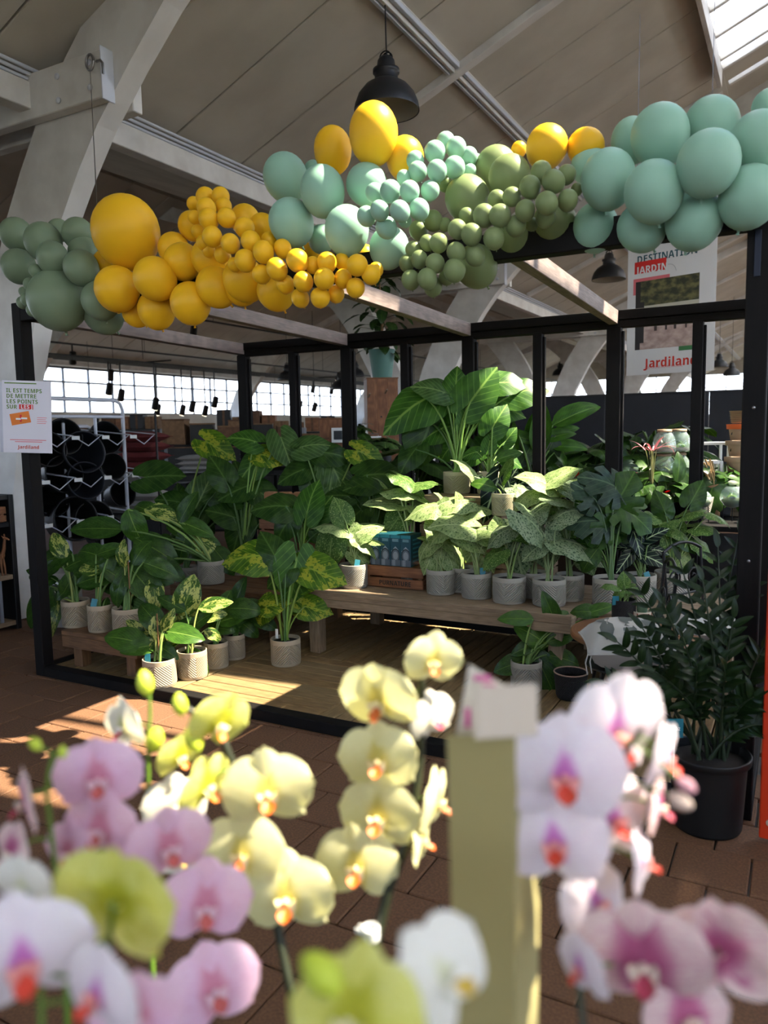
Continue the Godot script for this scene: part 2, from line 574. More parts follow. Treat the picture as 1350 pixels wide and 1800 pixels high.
	var outer := [Vector2(.2, 6.4), Vector2(-1.5, 5.66), Vector2(-3.4, 4.85), Vector2(-4.0, 4.62), Vector2(-4.38, 4.45), Vector2(-4.68, 4.17), Vector2(-5.02, 3.8), Vector2(-5.25, 3.47), Vector2(-5.45, 3.15), Vector2(-5.74, 2.5), Vector2(-5.95, 1.8), Vector2(-6.08, 1.05), Vector2(-6.12, 0)]
	var poly := PackedVector2Array(inner + outer)
	var legm := extrude_poly(poly, .17)
	var mir := PackedVector2Array()
	for p in poly:
		mir.append(Vector2(-11.9 - p.x, p.y))
	mir.reverse()
	var legl := extrude_poly(mir, .17)
	var far := PackedVector2Array()
	for p in poly:
		far.append(Vector2(-17.0 + (p.x + 6.12) * .99, p.y * .88))
	var legf := extrude_poly(far, .17)
	for k in 5:
		var z := -4.0 - 8.0 * k
		var fr := thing("arch_frame", ["white curved arch leg with bolted tie beam and eye bolt", "white curved arch leg second from the one with the eye bolt", "white curved arch leg third from the one with the eye bolt", "white curved arch leg fourth from the one with the eye bolt", "white curved arch leg fifth from the one with the eye bolt"][k], "arch", Vector3.ZERO, 0, "", "structure")
		obj("leg", legm, M.white_paint, fr, Transform3D(Basis(), Vector3(0, 0, z)))
		if k > 0:
			obj("leg", legl, M.white_paint, fr, Transform3D(Basis(), Vector3(0, 0, z)))
		for s in [.05, -.22]:
			boxpart(fr, "tie_beam", Vector3(-6.0, 3.93, z + s), Vector3(3.55, .31, .09), M.white_paint, .006)
		for b in [[-4.66, 4.0], [-4.66, 3.84], [-4.34, 4.02], [-4.34, 3.86]]:
			var bm := mb()
			bm.lathe([Vector2(0, .0), Vector2(.022, 0), Vector2(.022, .008), Vector2(.012, .016), Vector2(0, .017)], 8)
			obj("bolt", bm.done(), M.white_steel, fr, Transform3D(Basis(Vector3.RIGHT, PI / 2), Vector3(b[0], b[1], z + .095)))
		boxpart(fr, "end_plate", Vector3(-4.22, 3.93, z + .052), Vector3(.012, .34, .11), M.white_steel, .003)
		obj("leg", legf, M.white_paint, fr, Transform3D(Basis(), Vector3(0, 0, z)))
	# black plinths of the frames
	# walls
	var wl := thing("wall_left", "far side wall below a long band of windows", "wall", Vector3.ZERO, 0, "", "structure")
	boxpart(wl, "wall", Vector3(-17.15, 1.05, -20.5), Vector3(.2, 2.1, 51), M.panel, 0)
	boxpart(wl, "lintel", Vector3(-17.15, 3.46, -20.5), Vector3(.2, .3, 51), M.white_paint, 0)
	boxpart(wl, "eaves_beam", Vector3(-16.9, 3.42, -20.5), Vector3(.2, .22, 51), M.white_paint, .01)
	window_band("window_6", Vector3(-17.12, 2.1, 4.9), Vector3(-17.12, 3.31, -45.9), .82, 3, "long band of gridded windows in the far side wall")
	var wf := thing("wall_back", "far end wall with tall gridded windows", "wall", Vector3.ZERO, 0, "", "structure")
	boxpart(wf, "wall", Vector3(-5.5, 1.0, -46.1), Vector3(23.4, 2.0, .2), M.panel, 0)
	boxpart(wf, "lintel", Vector3(-5.5, 5.4, -46.1), Vector3(23.4, 2.4, .2), M.panel, 0)
	window_band("window_7", Vector3(-17.0, 2.0, -46.05), Vector3(6.0, 4.2, -46.05), 1.2, 3, "tall gridded windows in the far end wall")
	var wr := thing("wall_right", "unseen side wall with an added band of windows", "wall", Vector3.ZERO, 0, "", "structure")
	boxpart(wr, "wall", Vector3(6.1, .95, -20.5), Vector3(.2, 1.9, 51), M.panel, 0)
	boxpart(wr, "lintel", Vector3(6.1, 3.45, -20.5), Vector3(.2, .5, 51), M.panel, 0)
	window_band("window_8", Vector3(6.05, 1.9, 4.9), Vector3(6.05, 3.2, -45.9), 1.5, 2, "band of windows added in the unseen side wall for its light")  # unseen glazing, added to bring side light from the right
	var wn := thing("wall_front", "unseen front wall behind the orchids with added windows", "wall", Vector3.ZERO, 0, "", "structure")
	boxpart(wn, "wall", Vector3(-5.5, 1.1, 5.1), Vector3(23.4, 2.2, .2), M.panel, 0)
	boxpart(wn, "lintel", Vector3(-5.5, 4.9, 5.1), Vector3(23.4, 3.4, .2), M.panel, 0)
	window_band("window_9", Vector3(-17.0, 2.2, 5.05), Vector3(6.0, 3.2, 5.05), 1.6, 1, "windows added in the unseen front wall for fill light")  # unseen glazing behind the camera, added as soft frontal fill

func window_band(called: String, a: Vector3, b: Vector3, pitch: float, rows: int, label: String) -> void:
	var w := thing(called, label, "window", Vector3.ZERO, 0, "", "structure")
	var flat := Vector3(b.x - a.x, 0, b.z - a.z)
	var n := int(round(flat.length() / pitch))
	var d := flat / n
	var dir := d.normalized()
	var bs := Basis(dir, Vector3.UP, dir.cross(Vector3.UP))
	var rh := (b.y - a.y) / rows
	var pm := boxmesh(Vector3(d.length() - .05, rh - .05, .006), 0)
	for i in n + 1:
		boxpart(w, "mullion", a + d * i + Vector3(0, (b.y - a.y) * .5, 0), Vector3(.05, b.y - a.y, .06), M.grey_steel, .004, bs)
	for r in rows + 1:
		boxpart(w, "transom", a + flat * .5 + Vector3(0, rh * r, 0), Vector3(flat.length(), .05, .05), M.grey_steel, .004, bs)
	for i in n:
		for r in rows:
			if n * rows <= 300:
				obj("pane", pm, M.pane, w, Transform3D(bs, a + d * (i + .5) + Vector3(0, rh * (r + .5), 0)))

func pergola() -> void:
	var t := thing("pergola", "dark stained timber plant shelter with open roof rafters and back posts", "pergola", Vector3.ZERO)
	var xs := []
	for k in 9:
		xs.append(XL + (XR - XL) * k / 8.0)
	# front posts and their beam
	for x in [XL + PW * .5, XR - PW * .5]:
		boxpart(t, "post", Vector3(x, TOP * .5, ZF - PW * .5), Vector3(PW, TOP, PW), M.dark_wood, .004, Basis(), x + 9)
	beampart(t, "front_beam", Vector3(XL + PW, TOP - .055, ZF - PW * .5), Vector3(XR - PW, TOP - .055, ZF - PW * .5), PW, .11, M.dark_wood, .004, 3.1)
	# back wall
	for k in 9:
		var x: float = xs[k] + (PW * .5 if k == 0 else (-PW * .5 if k == 8 else 0.0)) + (.04 if k > 0 and k < 8 else 0.0)
		var w := .09 if k % 2 == 0 else .062
		if k < 8:
			boxpart(t, "post", Vector3(x, (TB - .1) * .5, ZB), Vector3(w, TB - .1, .07), M.dark_wood, .003, Basis(), k + 1.0)
			boxpart(t, "bead", Vector3(x + w * .5 + .008, (TB - .1) * .5, ZB - .01), Vector3(.016, TB - .16, .03), M.dark_wood, .002, Basis(), k + 20.0)
		else:
			boxpart(t, "post", Vector3(XR - PW * .5, TB * .5, ZB), Vector3(PW, TB, PW), M.dark_wood, .003, Basis(), 17.0)
	beampart(t, "back_rail", Vector3(XL, TB - .03, ZB), Vector3(XR, TB - .03, ZB), .085, .06, M.dark_wood, .003, 5.3)
	beampart(t, "back_rail", Vector3(XL, TB - .087, ZB - .005), Vector3(XR, TB - .087, ZB - .005), .075, .045, M.dark_wood, .003, 6.1)
	# side rails and rafters
	beampart(t, "side_rail", Vector3(XL + PW * .5, TOP - .05, ZF - PW), Vector3(XL + PW * .5, TB - .05, ZB + .03), .075, .09, M.grey_wood, .003, 7.7)
	beampart(t, "side_rail", Vector3(XR - PW * .5, TOP - .05, ZF - PW), Vector3(XR - PW * .5, TB - .05, ZB + .03), .075, .09, M.dark_wood, .003, 8.7)
	for k in [2, 4, 6]:
		beampart(t, "rafter", Vector3(xs[k] + .04, TOP - .045, ZF - PW), Vector3(xs[k] + .04, TB - .045, ZB + .04), .06, .088, M.grey_wood, .003, 2.3 * k)
	# sills
	boxpart(t, "sill", Vector3((XL + XR) * .5, .03, ZF - PW * .5), Vector3(XR - XL - 2 * PW, .06, PW), M.dark_wood, .004, Basis(), 4.4)
	boxpart(t, "sill", Vector3((XL + XR) * .5, .03, ZB), Vector3(XR - XL, .06, .07), M.dark_wood, .004, Basis(), 1.4)
	for x in [XL + PW * .5, XR - PW * .5]:
		boxpart(t, "sill", Vector3(x, .03, (ZF + ZB) * .5 - .02), Vector3(PW, .06, ZF - ZB - .12), M.dark_wood, .004, Basis(), 2.4 + x)
	# iron bracket on the ZZ plant's post
	boxpart(t, "bracket", Vector3(XR - PW * .55, 2.1, ZF + .003), Vector3(.022, .16, .006), mat(Color(.09, .11, .16), .4, .6), .002)
	for y in [1.56, 1.0, 2.035]:
		var bm := mb()
		bm.lathe([Vector2(0, 0), Vector2(.006, 0), Vector2(.005, .003), Vector2(0, .004)], 8)
		obj("screw", bm.done(), M.steel, t, Transform3D(Basis(Vector3.RIGHT, PI / 2), Vector3(XR - PW * .5, y, ZF + .001)))
	# deck of boards: middle field along the front, outer fields running back
	var dk := thing("deck", "low deck of weathered brown boards inside the shelter", "deck", Vector3.ZERO)
	var board := []
	for k in 4:
		board.append(wood(Color(.41, .31, .18).lerp(Color(.44, .36, .23), k * .3), Color(.55, .445, .28).lerp(Color(.51, .43, .29), k * .3), 31 + k, .7))
	M.board = board
	boxpart(dk, "joist_frame", Vector3((XL + XR) * .5, .012, (ZF + ZB) * .5), Vector3(XR - XL - .2, .02, ZF - ZB - .12), M.black, 0)
	var x0 := XL + PW
	var edges := [x0, -3.075, -2.125, XR - PW]
	var zz := ZF - PW
	var z1 := ZB + .035
	for f in 3:
		if f == 1:
			var z := zz
			var i := 0
			while z > -4.0:
				boxpart(dk, "board", Vector3((edges[1] + edges[2]) * .5, DECK - .014, z - .047), Vector3(edges[2] - edges[1] - .006, .028, .088), board[i % 4], .003, Basis(), i * .77 + 2.0)
				z -= .095
				i += 1
			var x: float = edges[1]
			while x < edges[2] - .05:
				boxpart(dk, "board", Vector3(x + .0475, DECK - .014, (z + z1) * .5), Vector3(.088, .028, z - z1 - .006), board[(i + 1) % 4], .003, Basis(), i * .61)
				x += .095
				i += 1
		else:
			var x: float = edges[f]
			var i := 0
			while x < edges[f + 1] - .03:
				var w := minf(.095, edges[f + 1] - x)
				boxpart(dk, "board", Vector3(x + w * .5, DECK - .014, (zz + z1) * .5), Vector3(w - .007, .028, zz - z1 - .006), board[(i + f) % 4], .003, Basis(), i * .53 + f)
				x += .095
				i += 1
# px, py, radius px, distance in front of the front beam's plane (m), height / width
const BALLOONS := {
	"sage": ["sage green balloon of the cluster at the poster post", [
		[29, 412, 29, .0], [76, 425, 33, .1], [103, 405, 20, -.15], [137, 411, 28, .0], [93, 454, 28, .16], [147, 443, 27, .0], [143, 471, 31, .14], [33, 468, 30, .05],
		[177, 528, 34, .1], [182, 553, 34, -.05]]],
	"sage_small": ["tiny sage green balloon tucked beside the big sage balloon", [
		[63, 476, 12, .2], [53, 500, 12, .16], [42, 513, 9, .1], [40, 532, 11, .08], [48, 526, 12, .14], [57, 545, 11, .12]]],
	"sage_big": ["largest sage green balloon hanging over the poster post", [[102, 527, 53, .12, 1.0]]],
	"yellow_big": ["largest yellow balloon standing up beside the sage cluster", [[221.5, 408, 60, .1, 1.07]]],
	"yellow_top": ["yellow balloon of the trio crowning the mint cluster", [
		[585, 264, 34, -.02, 1.2], [656.5, 235, 44, .08, 1.2], [712, 278, 34, -.04, 1.1]]],
	"yellow": ["mustard yellow balloon in the garland beside the big yellow one", [
		[186, 463, 22, .0], [206, 508, 40, .16], [272.5, 490, 38, .18], [305, 437, 28, .0], [321, 460, 33, .08], [338, 397, 25, -.05], [275, 545, 33, .05],
		[240, 550, 25, .0], [335, 533, 36, .1], [372, 455, 35, .05], [380, 505, 35, .08], [430, 492, 38, .08], [431, 387, 27, -.05], [462, 400, 24, .0],
		[425, 503, 33, .04], [485, 512, 34, .06], [547, 440, 20, -.1], [640, 452, 22, -.08]]],
	"yellow_small": ["small mustard balloon in the yellow beaded strand", [
		[361, 346, 17, .1], [388, 345, 16, .1], [340, 358, 12, .05], [363, 365, 17, .2], [393, 363, 15, .12], [367, 385, 18, .25], [398, 383, 17, .22], [342, 382, 12, .15], [348, 407, 12, .18],
		[373, 416, 18, .28], [405, 428, 17, .28], [430, 400, 18, .18], [358, 427, 13, .2], [390, 448, 14, .22], [412, 465, 12, .22], [441, 424, 18, .28],
		[463, 443, 19, .32], [497, 437, 16, .26], [431, 458, 19, .32], [487, 473, 19, .34], [523, 458, 20, .34], [473, 422, 14, .2], [550, 466, 15, .28], [575, 461, 18, .3], [533, 495, 18, .34],
		[570, 490, 19, .36], [502, 500, 16, .28], [460, 482, 17, .3], [603, 490, 16, .3], [628, 466, 19, .34], [652, 483, 17, .3], [563, 523, 18, .32], [528, 524, 16, .26], [625, 506, 17, .3],
		[591, 517, 15, .26], [601, 460, 14, .22], [661, 474, 13, .27], [367, 440, 12, .18]]],
	"mint_a": ["pale mint balloon of the middle cluster under the yellow trio", [
		[502, 312, 40, .0], [567, 336, 40, .18, 1.12], [550, 297, 15, -.12], [512, 391, 40, .18], [645, 325, 37, .08], [609.5, 405, 40, .2, 1.08], [565, 420, 24, .0], [684, 436, 36, .05]]],
	"mint_small": ["small mint balloon in the mint beaded strand", [
		[783, 250, 17, .0], [764.5, 267, 19, .1], [802, 260, 18, .04], [825, 274, 15, .0], [837, 283, 12, -.08], [730, 282, 16, .14], [734, 301, 17, .2], [768, 300, 18, .22], [799, 294, 19, .12],
		[826, 301, 12, .02], [710, 312, 13, .22], [659, 339, 17, .26], [686, 336, 19, .32], [720, 336, 18, .32], [756, 335, 17, .24], [644, 380, 17, .32], [667.5, 370, 17, .36], [703, 371, 18, .38],
		[737, 368, 18, .3], [679, 400, 19, .3], [712, 388, 12, .26]]],
	"olive_top": ["olive green balloon catching the sun above the olive beaded strand", [[873, 297, 38, -.08, 1.05], [822, 350, 40, .06, 1.05]]],
	"olive": ["large olive green balloon behind the olive beaded strand", [[896, 311, 38, .06], [975, 390, 38, .0], [906, 417, 34, .0], [837, 468, 38, .02]]],
	"olive_small": ["small olive balloon in the olive beaded strand", [
		[951, 303, 19, .18], [973, 319, 20, .26], [996, 307, 17, .16], [932, 329, 19, .24], [900, 346, 17, .22], [961, 357, 20, .3], [998, 352, 18, .24], [1014, 333, 11, .12], [923, 370, 18, .28], [873, 350, 16, .16],
		[879, 379, 20, .28], [907, 397, 18, .24], [851, 379, 20, .26], [820, 379, 14, .18], [829, 412, 19, .3], [868, 419, 19, .28], [835, 449, 18, .26], [804, 403, 17, .28], [959, 382, 18, .2], [934, 394, 12, .16],
		[761, 388, 18, .14], [736, 405, 17, .1], [771, 427, 17, .24], [751, 427, 14, .2], [727, 439, 15, .2], [737, 456, 15, .26], [765, 463, 17, .3], [715, 463, 14, .22], [802, 443, 17, .3], [799, 475, 20, .3],
		[722, 492, 17, .28], [751, 490, 18, .32], [761, 504, 17, .2], [782, 395, 12, .12], [785, 487, 14, .2], [782, 323, 14, .05]]],
	"yellow_lit": ["yellow balloon standing up between the olive and mint clusters", [[961, 258, 37, .0], [1030, 259, 33, -.06], [912, 263, 14, -.14]]],
	"mint_b": ["large mint balloon of the cluster over the ZZ plant's post", [
		[1037, 292, 33, -.06], [1069, 315, 48, .14, 1.08], [1160.5, 238, 51, .06, 1.05], [1251, 220, 48, -.04], [1110, 247, 36, -.12, 1.1], [1149.5, 337, 52, .24, 1.04], [1245, 287, 55, .26, 1.03], [1334, 248, 51, .12],
		[1046.5, 400, 40, .0, 1.07], [1128, 400, 43, .06], [1220, 388, 50, .1], [1317, 346, 53, .14], [1352, 188, 30, -.02]]],
}
func balloons() -> void:
	var shape := mb()
	var prof := []
	for i in 15:
		var t := PI * i / 14.0
		var y := -cos(t)
		prof.append(Vector2(sin(t) * (1.0 - .045 * (1.0 - y) * .5), y * (1.0 if y > 0 else 1.04)))
	shape.lathe(prof, 28)
	var bm := shape.done()
	var kn := mb()
	kn.lathe([Vector2(.0, .0), Vector2(.05, -.03), Vector2(.055, -.08), Vector2(.03, -.11), Vector2(.06, -.16), Vector2(.07, -.17), Vector2(.0, -.15)], 10)
	var km := kn.done()
	var cols := {"sage": Color(.46, .53, .42), "yellow": Color(.93, .72, .12), "mint": Color(.56, .72, .635), "olive": Color(.46, .52, .34)}
	for c in cols:
		var m := mat(cols[c], .42)
		m.metallic_specular = .35
		M["balloon_" + c] = lit(m, Color(.36, .36, .36))
	for key in BALLOONS:
		var m: Material = M["balloon_" + key.get_slice("_", 0)]
		var list: Array = BALLOONS[key][1]
		var mean := 0.0
		for b in list:
			mean += b[1] / float(list.size())
		for b in list:
			var lb: String = BALLOONS[key][0]
			if list.size() > 5:
				lb = ("upper " if b[1] < mean - 18 else ("lower " if b[1] > mean + 18 else "middle ")) + lb
			var zp: float = ZF - PW * .5 + b[3]
			var p := on_z(b[0], b[1], zp)
			var r: float = b[2] / FPX * depth_of(p)
			var hw: float = b[4] if b.size() > 4 else rf(1.0, 1.07)
			# the knot points to the strand behind the balloon
			var up := (Vector3(rf(-.4, .4), rf(.5, 1.0), .35)).normalized() if hw < 1.08 else Vector3(rf(-.08, .08), 1, .1).normalized()
			var bs := Basis(Quaternion(Vector3.UP, up))
			var t := thing("balloon", lb, "balloon", p, 0, "" if list.size() == 1 else lb.replace(" balloon", " balloons"))
			obj("body", bm, m, t, Transform3D(bs * Basis.from_scale(Vector3(r, r * hw, r)), Vector3.ZERO))
			obj("knot", km, m, t, Transform3D(bs * Basis.from_scale(Vector3(r, r, r)), bs * Vector3(0, -r * hw * 1.02, 0)))
# ---------------------------------------------------------------- leaves
func curve_r(pts: Array, th: float) -> float:
	for i in pts.size() - 1:
		if th <= pts[i + 1][0]:
			var t: float = (th - pts[i][0]) / (pts[i + 1][0] - pts[i][0])
			t = t * t * (3.0 - 2.0 * t) * .5 + t * .5
			return lerpf(pts[i][1], pts[i + 1][1], t)
	return pts[-1][1]
# a blade that spreads round its stalk: tip along +x, face up. uv: across, along
func polar_leaf(pts: Array, fold: float, droop: float, ripple: float, sd: float, cuts := 0.0, nang := 29) -> ArrayMesh:
	var m := mb()
	var rows := []
	var uvs := []
	for s in [0.0, .3, .55, .8, 1.0]:
		var line := PackedVector3Array()
		var uv := PackedVector2Array()
		for j in nang:
			var deg: float = lerpf(-179.0, 179.0, j / float(nang - 1))
			var a := deg_to_rad(deg)
			var r: float = curve_r(pts, absf(deg))
			if cuts > 0.0 and absf(deg) > 18.0 and absf(deg) < 150.0 and s > .5:
				r *= 1.0 - cuts * pow(maxf(0.0, cos(a * 9.0 + sd)), 4.0) * (s - .5) * 2.0
			var x: float = cos(a) * r * s
			var z: float = sin(a) * r * s
			var y: float = -droop * (x * x * signf(x) * .6 + .4 * x * x) + fold * absf(z) * (1.0 - .55 * absf(z) / .5) - droop * z * z * .7
			y += ripple * sin(a * 7.0 + sd * 3.0) * s * s * r
			line.append(Vector3(x, y, z))
			uv.append(Vector2(.5 + z * .75, (x + .5) / 1.5))
		rows.append(line)
		uvs.append(uv)
	m.grid(rows, false, -1.0, 1, 1, uvs)
	return m.done()
# a blade from its base to its tip
func strip_leaf(w: float, pw: float, bend: float, fold: float, ripple: float, sd: float, twist := 0.0) -> ArrayMesh:
	var m := mb()
	var rows := []
	var uvs := []
	var n := 10
	var p := Vector3.ZERO
	for i in n + 1:
		var t := i / float(n)
		var ang := -bend * t * t
		if i > 0:
			p += Vector3(cos(ang), sin(ang), 0) / n
		var ww := w * pow(maxf(sin(PI * clampf(pow(t, pw) * .97 + .03, 0, 1)), 0.0), .75)
		var up := Vector3(-sin(ang), cos(ang), 0)
		var line := PackedVector3Array()
		var uv := PackedVector2Array()
		for k in range(-3, 4):
			var s := k / 3.0
			var tw := twist * t
			var q := p + Vector3(0, 0, 1) * s * ww * cos(tw) + up * (fold * absf(s) * ww + s * ww * sin(tw) + ripple * ww * sin(t * 17.0 + sd + k * 1.3) * absf(s))
			line.append(q)
			uv.append(Vector2(.5 + s * .5, t))
		rows.append(line)
		uvs.append(uv)
	m.grid(rows, false, -1.0, 1, 1, uvs)
	return m.done()
func leaf_paint(sd: int, base: Color, dark: Color, vein: Color, nv: float, vw: float, slope: float, mott := 0.0, mcol := Color.BLACK, sect := 0.0, scol := Color.BLACK) -> ImageTexture:
	var f := noise(sd, 3.0, 3)
	var g := noise(sd + 3, 22.0, 3)
	return paint(160, 160, func(u: float, v: float) -> Color:
		var a := absf(u - .5) * 2.0
		var c := base.lerp(dark, clampf(.5 + f.get_noise_2d(u * 1.2, v * 1.2) * .9, 0, 1))
		if sect > 0.0:
			var q := f.get_noise_2d(u * .7 + 4.0, (v - a * slope * .5) * .8 + 7.0) + .55 * g.get_noise_2d(u * .5, v * .5)
			c = c.lerp(scol, smoothstep(.0, .12, q - .42 + sect))
		if mott > 0.0:
			var q := g.get_noise_2d(u * .75, v * .75) * .8 + .35 * g.get_noise_2d(u * 2.2 + 5.0, v * 2.2)
			c = c.lerp(mcol, smoothstep(.0, .14, q - .4 + mott))
		var h := fposmod((v - a * slope) * nv, 1.0)
		var d := minf(h, 1.0 - h)
		c = c.lerp(vein, (1.0 - smoothstep(vw * .5, vw, d)) * .75 * (1.0 - a * .5))
		return c.lerp(vein, 1.0 - smoothstep(.02, .05, a)))
var KIND := {}
func leaf_kind(called: String, meshes: Array, t: ImageTexture, rough: float, stalk: Color, back := Color(.62, .72, .25), reach := .25) -> void:
	var m := mat(Color.WHITE, rough)
	m.albedo_texture = t
	m.metallic_specular = .32
	lit(m, back)
	KIND[called] = {"meshes": meshes, "mat": m, "stalk": mat(stalk, .5), "reach": reach}
func leaf_kinds() -> void:
	var ear := [[0, 1.0], [10, .87], [30, .70], [60, .57], [90, .51], [120, .51], [150, .53], [166, .44], [179, .07]]
	var heart := [[0, 1.0], [12, .86], [35, .74], [60, .65], [90, .58], [125, .57], [150, .6], [167, .48], [179, .1]]
	var arrow := [[0, 1.0], [9, .82], [28, .53], [60, .38], [90, .33], [125, .36], [150, .47], [166, .44], [179, .08]]
	var broad := [[0, 1.0], [15, .9], [40, .8], [80, .72], [120, .66], [150, .62], [168, .45], [179, .1]]
	var ears := []
	var hearts := []
	var arrows := []
	var oblongs := []
	for k in 4:
		ears.append(polar_leaf(ear, .16 - .09 * k, .22 + .13 * k, .022 + .008 * k, k * 2.1))
		hearts.append(polar_leaf(heart, .14 - .1 * k, .18 + .16 * k, .03 + .01 * k, k * 1.7))
		oblongs.append(strip_leaf(.24 + .02 * k, .78, .4 + .25 * k, .22 - .08 * k, .05, k * 1.1))
		if k < 3:
			arrows.append(polar_leaf(arrow, .12 - .08 * k, .2 + .15 * k, .02, k * 1.3))
	var ear_green := leaf_paint(1, Color(.25, .41, .13), Color(.17, .32, .10), Color(.45, .58, .26), 7, .07, .55)
	leaf_kind("ear", ears, ear_green, .42, Color(.42, .56, .22))
	leaf_kind("ear_dark", ears, leaf_paint(2, Color(.21, .33, .12), Color(.14, .24, .09), Color(.32, .43, .20), 7, .06, .55), .3, Color(.25, .38, .16))
	leaf_kind("ear_pale", ears, leaf_paint(3, Color(.29, .41, .20), Color(.20, .31, .14), Color(.44, .54, .32), 8, .10, .6), .35, Color(.36, .48, .22))
	leaf_kind("ear_gold", ears, leaf_paint(4, Color(.33, .46, .10), Color(.20, .34, .08), Color(.55, .62, .2), 8, .1, .55, 0, Color.BLACK, .30, Color(.58, .60, .18)), .35, Color(.42, .52, .18))
	leaf_kind("mottled", hearts, leaf_paint(5, Color(.60, .66, .45), Color(.48, .57, .34), Color(.68, .74, .52), 6, .06, .5, .18, Color(.20, .30, .14)), .45, Color(.55, .62, .38), Color(.7, .74, .4))
	leaf_kind("mottled_grey", hearts, leaf_paint(6, Color(.52, .57, .45), Color(.42, .50, .36), Color(.58, .64, .48), 6, .06, .5, .26, Color(.18, .27, .15)), .45, Color(.45, .52, .32), Color(.7, .74, .4))
	leaf_kind("mottled_dark", hearts, leaf_paint(7, Color(.30, .42, .18), Color(.22, .34, .13), Color(.45, .55, .3), 6, .06, .5, .22, Color(.55, .62, .38)), .4, Color(.45, .55, .28))
	leaf_kind("oblong", oblongs, leaf_paint(8, Color(.20, .32, .11), Color(.13, .23, .08), Color(.36, .46, .18), 10, .05, .5, .12, Color(.24, .36, .17)), .28, Color(.34, .46, .2), Color(.5, .6, .2), .5)
	leaf_kind("oblong_cream", oblongs, leaf_paint(9, Color(.23, .36, .12), Color(.16, .27, .09), Color(.48, .55, .26), 10, .05, .5, .1, Color(.35, .45, .22), .42, Color(.66, .68, .36)), .3, Color(.55, .6, .3), Color(.6, .66, .25), .5)
	leaf_kind("oblong_lime", oblongs, leaf_paint(10, Color(.26, .40, .13), Color(.18, .30, .10), Color(.45, .55, .25), 10, .05, .5), .32, Color(.45, .56, .25), Color(.6, .68, .25), .5)
	leaf_kind("polly", arrows, leaf_paint(11, Color(.05, .13, .08), Color(.03, .09, .06), Color(.68, .74, .58), 5, .085, .6), .3, Color(.36, .46, .22))
	var mon := []
	for k in 3:
		mon.append(polar_leaf(broad, .1 - .06 * k, .25 + .15 * k, .015, k * 1.1, .62, 57))
	leaf_kind("monstera", mon, leaf_paint(12, Color(.22, .35, .12), Color(.14, .25, .09), Color(.3, .42, .18), 7, .05, .45), .3, Color(.3, .42, .2))
	leaf_kind("monstera_grey", mon, leaf_paint(13, Color(.22, .30, .23), Color(.15, .22, .17), Color(.34, .42, .32), 7, .05, .45), .3, Color(.3, .4, .24))
	var straps := []
	for k in 3:
		straps.append(strip_leaf(.055, .6, .7 + .6 * k, .3, .0, k))
	leaf_kind("strap", straps, leaf_paint(14, Color(.17, .30, .08), Color(.10, .2, .06), Color(.3, .42, .12), 1, .01, .5), .35, Color(.3, .4, .15), Color(.6, .7, .2), .5)
	var ban := []
	for k in 3:
		ban.append(strip_leaf(.2, .75, .3 + .35 * k, .35, .04, k))
	leaf_kind("banana", ban, leaf_paint(15, Color(.26, .42, .12), Color(.18, .32, .09), Color(.42, .55, .22), 16, .05, .25), .36, Color(.36, .5, .2), Color(.7, .78, .3), .5)
	var zl := []
	for k in 3:
		zl.append(strip_leaf(.17, .72, .35 + .2 * k, .2, .0, k))
	leaf_kind("zz", zl, leaf_paint(16, Color(.11, .18, .07), Color(.075, .135, .055), Color(.16, .24, .10), 1, .01, .5), .33, Color(.14, .19, .1), Color(.25, .35, .12), .5)
	leaf_kind("fig", oblongs, leaf_paint(17, Color(.16, .26, .10), Color(.10, .18, .07), Color(.26, .36, .15), 9, .05, .5), .3, Color(.2, .24, .12), Color(.4, .5, .15), .5)
	leaf_kind("red", [strip_leaf(.24, .8, .3, .2, .0, 1.0)], leaf_paint(18, Color(.75, .16, .11), Color(.6, .10, .08), Color(.8, .3, .2), 4, .05, .5), .25, Color(.4, .3, .2), Color(.8, .3, .2), .5)
	leaf_kind("pink", straps, leaf_paint(19, Color(.88, .60, .62), Color(.84, .50, .54), Color(.9, .66, .64), 1, .01, .5), .4, Color(.5, .5, .3), Color(.5, .4, .4), .5)

